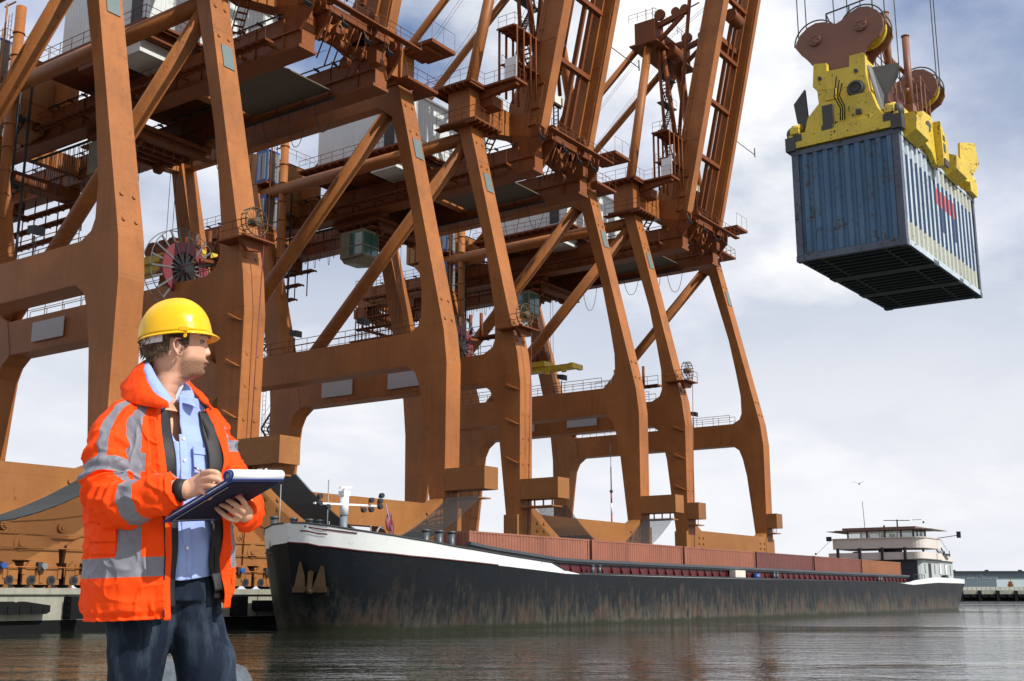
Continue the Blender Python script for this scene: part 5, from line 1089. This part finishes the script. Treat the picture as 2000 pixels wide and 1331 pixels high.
# ---- sleeves
def spl(pts, t):
    t *= len(pts)-1; i = min(int(t), len(pts)-2); f = t-i; P = [Vector(pts[max(0, min(len(pts)-1, k))]) for k in (i-1, i, i+1, i+2)]
    return .5*((2*P[1])+(-P[0]+P[2])*f+(2*P[0]-5*P[1]+4*P[2]-P[3])*f*f+(-P[0]+3*P[1]-3*P[2]+P[3])*f*f*f)
def sleeve(name, pts, rad, midx, folds):
    N = 190; K = 108; cs = [spl(pts, i/N) for i in range(N+1)]; m = MB(); vs = []; ref = Vector((0, -1, 0))
    for i in range(N+1):
        d = (cs[min(N, i+1)]-cs[max(0, i-1)]).normalized(); u = (ref-d*ref.dot(d)).normalized(); ref = u; w_ = d.cross(u)
        r = lerp_tab(rad, i/N)
        for k in range(K):
            a = 2*math.pi*k/K; q = u*math.cos(a)+w_*math.sin(a); p = cs[i]+q*r
            dd = .009*nz(p, 11, 6)+.005*nz(p, 24, 1)+.008*max(0, 1-abs(nz((p.x, p.y, p.z*1.3-.4*p.x), 13, 21))*3.4)**2
            for (c_, w2, am, fr, ph) in folds:
                g = math.exp(-((i/N-c_)/w2)**2); dd += am*g*math.sin(i/N*fr+2.2*math.sin(a+ph)+ph)
            if i > N-4: dd -= .004*(i-N+4)
            vs.append(p+q*dd)
    m.v = [tuple(v) for v in vs]
    for i in range(N):
        for k in range(K):
            l = (k+1) % K; m.f.append([i*K+k, i*K+l, (i+1)*K+l, (i+1)*K+k]); m.sm.append(True); m.m.append(midx((i+.5)/N, 360*k/K))
    ob = m.build(name, [M['hiviz'], M['reflect']], jacket); s = ob.modifiers.new('thick', 'SOLIDIFY'); s.thickness = .004; s.offset = -1; return ob
RA = [(-0.1115, -0.07, 1.4775), (-0.1467, -0.12, 1.4003), (-0.1458, -0.17, 1.2934), (-0.1353, -0.205, 1.2014), (-0.0708, -0.25, 1.1583), (0.0274, -0.29, 1.1713), (0.1159, -0.31, 1.1937)]
def m1(t, a):
    if .36 < t < .45: return 1
    if .72 < t < .80: return 1
    if t < .36 and 6 < a < 30: return 1
    if .45 < t < .72 and (a > 318 and a < 345): return 1
    if .80 < t < .99 and (a > 300 and a < 330): return 1
    return 0
sleeve('sleeve', RA, [(0, .06), (.1, .080), (.25, .085), (.42, .085), (.55, .084), (.7, .076), (.85, .062), (1, .054)], m1, [(.5, .10, .011, 85, .4), (.62, .07, .007, 110, 1.4), (.33, .08, .006, 60, 2.), (.97, .03, .004, 160, 1)])
LA = [(0.0648, 0.05, 1.4963), (0.1092, 0.09, 1.4221), (0.1541, 0.07, 1.3202), (0.2353, 0, 1.2073), (0.2929, -0.1, 1.1345), (0.3023, -0.185, 1.127)]
def m2(t, a):
    if .30 < t < .40: return 1
    if .1 < t < .30 and (a > 300 or a < 20): return 1
    if .62 < t < .70: return 1
    return 0
sleeve('sleeve', LA, [(0, .045), (.15, .062), (.35, .064), (.6, .062), (.8, .052), (1, .043)], m2, [(.6, .12, .008, 85, .4), (.3, .1, .006, 60, 2.)])
m = MB(); cu = [(0.1127, -0.31, 1.1937), (0.1432, -0.315, 1.1917)]; m.tube(cu, [.036, .034], 28); m.build('knit_cuff', M['lining'], jacket)

# ---- body: one continuous skin surface
def head_pts():
    G = Vector((.985, .17, 0)); S = Vector((.17, -.985, 0)); O = Vector((0.0098, -0, 1.7102)); O = Vector((O.x, .0, O.z))
    return O, G, S
HO, HG, HS_ = head_pts()
HT = [(.150, -.03, .0, .012), (.143, -.075, .04, .04), (.125, -.1, .066, .060), (.10, -.112, .08, .070), (.07, -.118, .086, .0745), (.05, -.121, .087, .075), (.036, -.121, .082, .074), (.02, -.119, .0815, .0735), (0, -.115, .0825, .072), (-.02, -.109, .083, .0695), (-.035, -.104, .083, .066),
      (-.05, -.098, .081, .062), (-.065, -.092, .079, .0575), (-.078, -.088, .077, .0535), (-.089, -.086, .070, .050), (-.098, -.085, .050, .050), (-.108, -.085, .028, .051), (-.13, -.086, .0, .053), (-.16, -.09, -.012, .056), (-.19, -.10, -.01, .066), (-.23, -.115, .02, .10)]
def headp(z, th, off=0.):
    for a, b in zip(HT, HT[1:]):
        if z >= b[0]: t = (a[0]-z)/(a[0]-b[0]); row = [a[i]+(b[i]-a[i])*t for i in range(4)]; break
    else: row = list(HT[-1])
    _, xb, xf, w_ = row; c, s = math.cos(th), math.sin(th)
    cx = -.02 if z > -.1 else (xb+xf)/2
    x = cx+(xf-cx)*c if c > 0 else cx+(cx-xb)*c; e = .88; y = w_*math.copysign(abs(s)**e, s)*(1-.16*max(0, c)**2*(1 if z > -.1 else 0))
    if z > -.1:      # face relief
        g = lambda zc, zw, tc, tw: math.exp(-((z-zc)/zw)**2-((abs(th)-tc)/tw)**2)
        x += .0055*g(.050, .012, .25, .35)-.009*g(.026, .014, .42, .2)+.006*g(.004, .02, .75, .3)+.0085*g(-.036, .0055, 0, .3)-.004*g(-.0435, .003, 0, .35)+.008*g(-.051, .006, 0, .28)-.005*g(-.063, .006, 0, .4)+.007*g(-.078, .012, 0, .35)-.003*g(-.027, .005, .1, .3)
        y *= 1+.02*g(.0, .03, 1.2, .4)
    p = HO+HG*x+HS_*(-y)+Vector((0, 0, z)); rad = (HG*c-HS_*s)
    return p+rad*off
def closed_loft(m, rows):
    K = len(rows[0]); vs = [v for r in rows for v in r]; n = len(rows)
    fs = [(i*K+k, (i+1)*K+k, (i+1)*K+(k+1) % K, i*K+(k+1) % K) for i in range(n-1) for k in range(K)]
    fs += [tuple(range(K)), tuple((n-1)*K+k for k in range(K))[::-1]]; m.add(vs, fs, 0, True)
bm_ = MB(); K = 96
closed_loft(bm_, [[headp(z, 2*math.pi*k/K) for k in range(K)] for z in [.15-.0035*i for i in range(109)]])
# nose, ears
def HP(x, s, z): return HO+HG*x+HS_*s+Vector((0, 0, z))
def tri_loft(m, secs):
    closed_loft(m, secs)
nose = []
for z, xt, wd in ((.036, .084, .006), (.026, .086, .0065), (.014, .0905, .0075), (.003, .0955, .009), (-.005, .099, .0115), (-.011, .0995, .014), (-.017, .095, .0145), (-.021, .087, .012)):
    nose.append([HP(.070+(xt-.070)*max(0, math.cos(t))**.8 if math.cos(t) > 0 else .070+.01*math.cos(t), wd*math.sin(t)*(1 if math.cos(t) < .6 else 1), z) for t in [2*math.pi*k/20 for k in range(20)]])
closed_loft(bm_, nose)
for s_ in (1, -1):
    ec = HP(-.002, s_*.0735, -.006); rt_ = (HS_*s_+HG*.10).normalized(); e_dir = (Vector((0, 0, 1))-HG*.15).normalized(); ax = e_dir.cross(rt_)
    ringp = [(-.5, 1.0), (-.2, 1.12), (.25, 1.1), (.62, .85), (.8, .4), (.72, -.1), (.5, -.55), (.25, -.95), (-.05, -1.15), (-.3, -1.0), (-.42, -.6)]
    sgn = -1 if ax.dot(HG) > 0 else 1
    P_ = [ec+e_dir*(b*.0275)+ax*(a*.021*sgn)+rt_*(.010+.004*a) for a, b in ringp]
    bm_.tube(P_, [.0035, .0042, .0045, .0045, .0042, .004, .004, .0045, .006, .0055, .004], 8)
    bm_.ball(ec+rt_*.002+ax*(.15*.02*sgn), .012, .006, .024, rot=None)
    bm_.ball(ec+ax*(-.012*sgn)+rt_*.006+e_dir*-.004, .004, .005, .007)
# torso core and arms and legs
closed_loft(bm_, [[torp(360*k/48, h, -.085 if h < 1.40 else -.085+.05*(h-1.40)/.13) for k in range(48)] for h in [.85+.01*i for i in range(69)]])
def limb(pts, rads, n=18, sm=24):
    c = [spl(pts, i/sm) for i in range(sm+1)]; r = [lerp_tab([(k/(len(rads)-1), q) for k, q in enumerate(rads)], i/sm) for i in range(sm+1)]
    bm_.tube(c, r, n); bm_.ball(c[0], r[0]); bm_.ball(c[-1], r[-1])
limb(RA[1:]+[(0.1481, -0.315, 1.1917)], [.05, .052, .05, .046, .04, .034, .029])
limb(LA[1:], [.045, .048, .045, .042, .032, .028])
# his right hand gripping the pen
def finger(j, r0, r1):
    j = [Vector(q) for q in j]; k = len(j)-1
    c = [spl(j, i/(k*5)) for i in range(k*5+1)]; bm_.tube(c, [r0+(r1-r0)*i/(k*5) for i in range(k*5+1)], 12); bm_.ball(c[-1], r1); bm_.ball(c[0], r0)
def palm(a, b, up, w0, w1, t0, t1):
    a, b, up = Vector(a), Vector(b), Vector(up); ax = (b-a).normalized(); up = (up-ax*up.dot(ax)).normalized(); sd = ax.cross(up); rows = []
    for i in range(13):
        t = i/12; w_ = w0+(w1-w0)*t**.8; th = t0+(t1-t0)*t
        if i in (0, 12): w_ *= .8; th *= .75
        rows.append([a.lerp(b, t)+up*(w_*math.cos(q))+sd*(th*math.sin(q)) for q in [2*math.pi*k/20 for k in range(20)]])
    bm_2 = [list(reversed(r)) for r in rows]; closed_loft(bm_, rows)
palm((0.1416, -0.315, 1.1917), (0.2068, -0.335, 1.2139), (0.25, 0.1, 1), .027, .041, .017, .015)
finger([(0.2014, -0.345, 1.2417), (0.232, -0.365, 1.2444), (0.2539, -0.362, 1.2383), (0.2525, -0.345, 1.2161), (0.2364, -0.335, 1.2011)], .0100, .0078)
finger([(0.2055, -0.35, 1.222), (0.2366, -0.372, 1.223), (0.2614, -0.368, 1.2171), (0.2552, -0.345, 1.197), (0.2292, -0.33, 1.1935)], .0102, .0080)
finger([(0.205, -0.35, 1.2029), (0.2332, -0.372, 1.1993), (0.2557, -0.366, 1.1951), (0.2466, -0.345, 1.1795), (0.2203, -0.33, 1.1807)], .0098, .0076)
finger([(0.1983, -0.345, 1.1858), (0.2175, -0.362, 1.178), (0.2342, -0.358, 1.1752), (0.2237, -0.34, 1.1656), (0.2066, -0.33, 1.168)], .0088, .0070)
finger([(0.1678, -0.3, 1.2253), (0.1858, -0.285, 1.2397), (0.2077, -0.28, 1.2321), (0.2231, -0.285, 1.2137)], .0115, .0082)
# his left hand under the clipboard
palm((0.2989, -0.17, 1.1281), (0.2927, -0.215, 1.1266), (.75, .1, .75), .030, .038, .017, .014)
finger([(0.2863, -0.225, 1.1048), (0.2691, -0.25, 1.108), (0.2454, -0.25, 1.1242), (0.2219, -0.232, 1.1417)], .0092, .0070)
finger([(0.2979, -0.235, 1.1155), (0.2839, -0.262, 1.1282), (0.2636, -0.262, 1.1428), (0.2371, -0.243, 1.154)], .0100, .0076)
finger([(0.3081, -0.24, 1.1298), (0.298, -0.27, 1.1438), (0.2799, -0.272, 1.1566), (0.258, -0.258, 1.169)], .0100, .0078)
finger([(0.3178, -0.235, 1.1432), (0.3157, -0.265, 1.1587), (0.303, -0.27, 1.1729), (0.2894, -0.262, 1.1801)], .0098, .0078)
finger([(0.3109, -0.18, 1.134), (0.3118, -0.16, 1.1603), (0.3015, -0.15, 1.1861), (0.2863, -0.16, 1.1987)], .0115, .009)
# legs
LR = [(-0.0528, -0.06, 0.8409), (-0.064, -0.07, 0.7106), (-0.061, -0.07, 0.5742)]; 
limb([(-.045, -.05, .88), (-.055, -.06, .52), (-.065, .02, .12)], [.07, .05, .038]); limb([(.07, .04, .88), (.165, .03, .52), (.185, .11, .12)], [.07, .05, .038])
bo = bm_.build('body', M['skin'], man)
rm = bo.modifiers.new('rm', 'REMESH'); rm.mode = 'VOXEL'; rm.voxel_size = .0027; rm.use_smooth_shade = True
sm_ = bo.modifiers.new('sm', 'SMOOTH'); sm_.factor = .5; sm_.iterations = 2
def apply_mods(o):
    bpy.context.view_layer.update(); dg = bpy.context.evaluated_depsgraph_get(); me = bpy.data.meshes.new_from_object(o.evaluated_get(dg)); o.modifiers.clear(); o.data = me
    for p in me.polygons: p.use_smooth = True
apply_mods(bo)
# eyes, brows, lips tone
for s_ in (1, -1):
    m = MB(); m.ball(HP(.0635, s_*.029, .0245), .0115); m.build('eye', mat('shaded_eye_white', (.22, .17, .15), .3, coords='object'), bo); m = MB(); m.tube([HP(.066, s_*.0375, .026), HP(.0725, s_*.034, .029), HP(.0765, s_*.026, .029), HP(.077, s_*.018, .026)], [.0006, .0018, .002, .0008], 6); m.ball(HP(.0735, s_*.029, .0245), .0035); m.build('iris', M['dark'], bo.children[-1])  # eye white painted dark to hold the shade of the socket
    m = MB(); m.tube([HP(.0905, s_*.012, .045), HP(.0895, s_*.022, .050), HP(.080, s_*.038, .050), HP(.068, s_*.048, .043)], [.002, .0035, .003, .0015], 8); m.build('eyebrow', M['hair'], bo)
m = MB(); m.tube([HP(.0815, .020, -.043), HP(.0895, .010, -.0415), HP(.0915, 0, -.0415), HP(.0895, -.010, -.0415), HP(.0815, -.020, -.043)], [.001, .0024, .003, .0024, .001], 8); m.build('lips', mat('lip_tone', (.40, .19, .14), .5, coords='object'), bo)
# hair shell
def hr(u, v):
    th = R(62)+R(236)*u; th2 = th; back = math.cos(th-math.pi)       # 1 at the back of the head
    w_ = min(u, 1-u); n_ = .004*nz((w_*30, 0, 0), 3)
    lo = .012-.018*min(1, w_/.06) if w_ < .075 else .034 if w_ < .155 else -.020-.028*min(1, (w_-.155)/.2)
    lo += n_
    z = lo+(.10-lo)*v; p = headp(z, th2, .0); rad = (HG*math.cos(th2)-HS_*math.sin(th2))
    off = .004+.011*max(0, back+.1)*(.5+.5*min(1, v*5))+.004*min(1, v*6)+.0035*nz((p.x, p.y, p.z*.4), 60, 2)+.002*nz(p, 140, 1)
    return p+rad*off
hair = grid(hr, 160, 40, 'hair', M['hair'], man, thick=.006)
# strands over the hair shell and a rough lower hair line
rr = random.Random(11); m = MB()
for k in range(900):
    u, v = rr.random(), rr.random()*.75; 
    if rr.random() < .35: v = rr.random()*.06
    a = hr(u, v); th = R(62)+R(236)*u; rad = (HG*math.cos(th)-HS_*math.sin(th)); back = max(0, math.cos(th-math.pi)); fl_ = HG*(-.35+.5*(1-back))+Vector((0, 0, -1)); fl_.normalize(); ln = .010+.012*rr.random()
    if min(u, 1-u) < .16: ln *= .6
    q1 = a+rad*.002+fl_*ln*.5; q2 = a+rad*(.0015+.003*rr.random())+fl_*ln
    m.tube([a-fl_*.004, q1, q2], [.0012, .0011, .0003], 4, cap=False)
m.build('hair_strands', M['hair'], hair)
# hard hat
HU = (Vector((0, 0, 1))+HG*-.12).normalized(); HGf = (HG-HU*HG.dot(HU)).normalized(); HCt = HP(-.012, 0, .046)
def hat(u, v):
    th = 2*math.pi*u; a = v*math.pi/2; c, s = math.cos(th), math.sin(th); L_ = .111 if c > 0 else .135
    r = math.cos(a)**.82; z = .131*math.sin(a)**.94; k = 1.0+.012*math.exp(-(v/.05)**2)
    p = HCt+HGf*(L_*r*c*k)+HS_*(.108*r*s*k)+HU*z
    rid = .0045*math.exp(-((abs(s*.108*r)-.042)/.006)**2)*min(1, max(0, (v-.15)*6))
    return p+HU*rid
hel = grid(hat, 96, 40, 'hard_hat', M['helmet'], man, thick=.0025)
def brim(u, v):
    th = -math.pi+2*math.pi*u; c, s = math.cos(th), math.sin(th); ext = .007+.020*max(0, c)**2.2; L_ = .112 if c > 0 else .136
    return HCt+HGf*((L_+ext*v)*c)+HS_*((.109+(.008+.004*max(0, c))*v)*s)+HU*(.001-.010*v-.006*max(0, c)*v*v)
grid(brim, 96, 8, 'brim', M['helmet'], hel, thick=.0035)
m = MB(); m.box(-.012, .012, -.006, .006, -.003, .014); q_ = HP(.015, .112, .052); m2_ = MB(); m2_.ball(HP(.02, .106, .034), .0065, .003, .008); m2_.torus(HP(.02, .107, .028), HS_, .004, .0018, 14, 6); m2_.box(*sum(([q_[i]-d, q_[i]+d] for i, d in enumerate((.014, .004, .007))), [])); m2_.build('strap_clip', M['helmet'], hel)
def band(u, v):
    th = R(122)+R(130)*u; z = .018+.05*v; p = headp(max(z, .02), th, .0); rad = (HG*math.cos(th)-HS_*math.sin(th)); q = p+rad*.019; q.z = HO.z-.002+.05*v+.018*abs(u-.5)*1.2; return q
grid(band, 40, 4, 'headband', mat('white_webbing', (.62, .61, .66), .6, coords='object'), hel, thick=.002)
# ---- jeans
jm = MB()
def lp(m, pts, rads, sq=1.):
    n = 40; rows = []
    for i in range(n+1):
        c = spl(pts, i/n); r = lerp_tab([(k/(len(rads)-1), q) for k, q in enumerate(rads)], i/n)
        row = []
        for k in range(40):
            a = 2*math.pi*k/40; p = Vector((c.x+r*math.cos(a)*1.0, c.y+r*1.02*math.sin(a), c.z)); row.append(p)
        rows.append(row)
    closed_loft(m, rows)
lp(jm, [(-.045, -.05, .97), (-.050, -.06, .80), (-.0506, -.07, .6622), (-.0543, -.07, .5742), (-.06, -.05, .46), (-.06, -.0, .25), (-.065, .02, .03)], [.115, .112, .094, .082, .074, .076, .082])
lp(jm, [(.065, .04, .97), (.082, .03, .82), (.130, .03, .69), (.158, .03, .58), (.175, .03, .46), (.18, .08, .25), (.185, .11, .03)], [.105, .108, .102, .092, .084, .080, .082])
closed_loft(jm, [[torp(360*k/40, h, -.055) for k in range(40)] for h in [1.04-.012*i for i in range(17)]])
jn = jm.build('jeans', M['denim'], man); rm = jn.modifiers.new('rm', 'REMESH'); rm.mode = 'VOXEL'; rm.voxel_size = .006; sm_ = jn.modifiers.new('sm', 'SMOOTH'); sm_.factor = .5; sm_.iterations = 6
apply_mods(jn)
nrm = [v.normal.copy() for v in jn.data.vertices]
for v, n_ in zip(jn.data.vertices, nrm):
    p = v.co.copy(); d = .007*nz((p.x, p.y, p.z*1.6), 9, 4)+.008*nz((p.x*1.5, p.y, p.z*.5), 12, 9)+.0012*nz(p, 40, 2)
    v.co = p+n_*d
for x, y in ((-.065, .02), (.185, .11)):
    m = MB(); m.ball((x+.04, y-.09, .045), .05, .13, .05); m.box(x-.01, x+.09, y-.2, y+.05, 0, .025); m.build('shoe', M['dark'], man)
# ---- clipboard and pen
CA, CB, CC = Vector((0.0603, -0.27, 1.0971)), Vector((0.3199, -0.44, 1.2163)), Vector((0.4151, -0.23, 1.2238)); CD = CA+(CC-CB)
eu = (CB-CA).normalized(); en = (CB-CA).cross(CC-CB).normalized(); ev = en.cross(eu).normalized()
if ev.dot(CC-CB) < 0: ev = -ev
if en.z < 0: en = -en
LB, WB = (CB-CA).length, (CC-CB).length
def CP(a, b, c=0.): return CA+eu*a+ev*b+en*c
clip = empty('clipboard', MANLOC, MANROT); tag(clip, 'dark blue clipboard held by the man, white pages rolled over its end', 'clipboard')
def bslab(m, a0, a1, b0, b1, c0, c1, mi=0): m.add([CP(a, b, c) for c in (c0, c1) for b in (b0, b1) for a in (a0, a1)], [(0, 2, 3, 1), (4, 5, 7, 6), (0, 1, 5, 4), (2, 6, 7, 3), (0, 4, 6, 2), (1, 3, 7, 5)], mi)
M['folder'] = mat('blue_folder', (.010, .035, .20), .55, coords='object', scale=8); M['folder2'] = mat('dark_folder_face', (.008, .009, .028), .75, spec=.2, coords='object', scale=8); M['paper'] = mat('paper', (.83, .84, .86), .6, var=.02, coords='object')
def soft(o, w_=.002): b = o.modifiers.new('bev', 'BEVEL'); b.width = w_; b.segments = 2; return o
m = MB(); bslab(m, 0, LB, 0, WB, -.004, 0); soft(m.build('back_cover', M['folder'], clip))
m = MB(); bslab(m, .01, LB-.004, .003, WB-.006, .007, .012); soft(m.build('front_cover', M['folder'], clip))
m = MB(); bslab(m, .02, LB-.02, .014, WB-.012, -.0065, -.0043); m.build('inset_panel', M['folder2'], clip)
m = MB(); bslab(m, .02, LB-.05, .02, .026, -.0075, -.0066); bslab(m, .02, .026, .02, WB-.03, -.0075, -.0066); m.build('cover_seam', M['grey'], clip)
m = MB(); bslab(m, .012, LB-.03, .008, WB-.012, .0005, .0065); bslab(m, .012, LB-.03, .008, WB-.012, .0125, .0135); m.build('writing_pad', M['paper'], clip)
m = MB(); N_ = 26; prof = []
for i in range(N_+1):
    t = i/N_; a = R(-95+300*t); prof.append((LB-.018+.021*math.cos(a)*1.1, .017+.017*math.sin(a)))
vs = [CP(a, b, c) for a, c in prof for b in (.004, WB-.002)]; m.add(vs, [(2*i, 2*i+2, 2*i+3, 2*i+1) for i in range(N_)], 0, True)
ro = m.build('rolled_pages', M['paper'], clip); s_m = ro.modifiers.new('t', 'SOLIDIFY'); s_m.thickness = .0015
m = MB(); m.tube([CP(LB-.018+.014*math.cos(R(a)), .0, .016+.013*math.sin(R(a))) for a in range(0, 360, 24)], .0045, 8, 0, False, True); m.build('rolled_cover_edge', M['folder'], clip)
m = MB(); 
for k in range(5): bslab(m, .19+.009*k, .194+.009*k, .12, .14+.006*(k % 2), -.0078, -.0066)
m.build('pink_mark', mat('pink_print', (.35, .02, .08), .5, coords='object'), clip)
pen = empty('pen', MANLOC, MANROT); tag(pen, 'slim silver pen in the right hand of the man', 'pen')
m = MB(); m.tube([(0.1874, -0.325, 1.2534), (0.1769, -0.335, 1.258)], .0042, 10); pb_ = m.build('barrel', mat('pen_silver', (.6, .58, .55), .25, metal=.8, coords='object'), pen)
m = MB(); m.tube([(0.1769, -0.335, 1.258), (0.1717, -0.34, 1.2607)], [.0036, .0022], 10); m.build('push_button', M['dark'], pen)
m = MB(); m.tube([(0.1874, -0.325, 1.2534), (0.2205, -0.3, 1.2123), (0.2298, -0.295, 1.1966)], [.004, .004, .001], 10); m.build('lower_barrel', M['dark'], pen)
# ---- bollard on the jetty behind the legs
X_, Y_ = FR(5.0, -1.34); bl = empty('mooring_bollard', (X_, Y_, .83)); tag(bl, 'domed grey steel mooring bollard seen between the legs of the man', 'bollard')
m = MB(); prof = [(.16, 0), (.15, .3), (.16, .42), (.24, .48), (.25, .52), (.22, .57), (.13, .605), (.0, .615)]
for k in range(36):
    a, b = 2*math.pi*k/36, 2*math.pi*(k+1)/36
    for (r0, z0), (r1, z1) in zip(prof, prof[1:]): m.add([(X_+r0*math.cos(a), Y_+r0*math.sin(a), .83+z0), (X_+r0*math.cos(b), Y_+r0*math.sin(b), .83+z0), (X_+r1*math.cos(b), Y_+r1*math.sin(b), .83+z1), (X_+r1*math.cos(a), Y_+r1*math.sin(a), .83+z1)], [(0, 1, 2, 3)], 0, True)
m.build('bollard_body', mat('worn_steel', (.10, .12, .14), .35, var=.5, scale=14, rust=.1), bl, (X_, Y_, .83))
m = MB(); m.disc((X_, Y_, .835), (0, 0, 1), .3, .03, 28); m.build('base_plate', M['dark'], bl, (X_, Y_, .83))
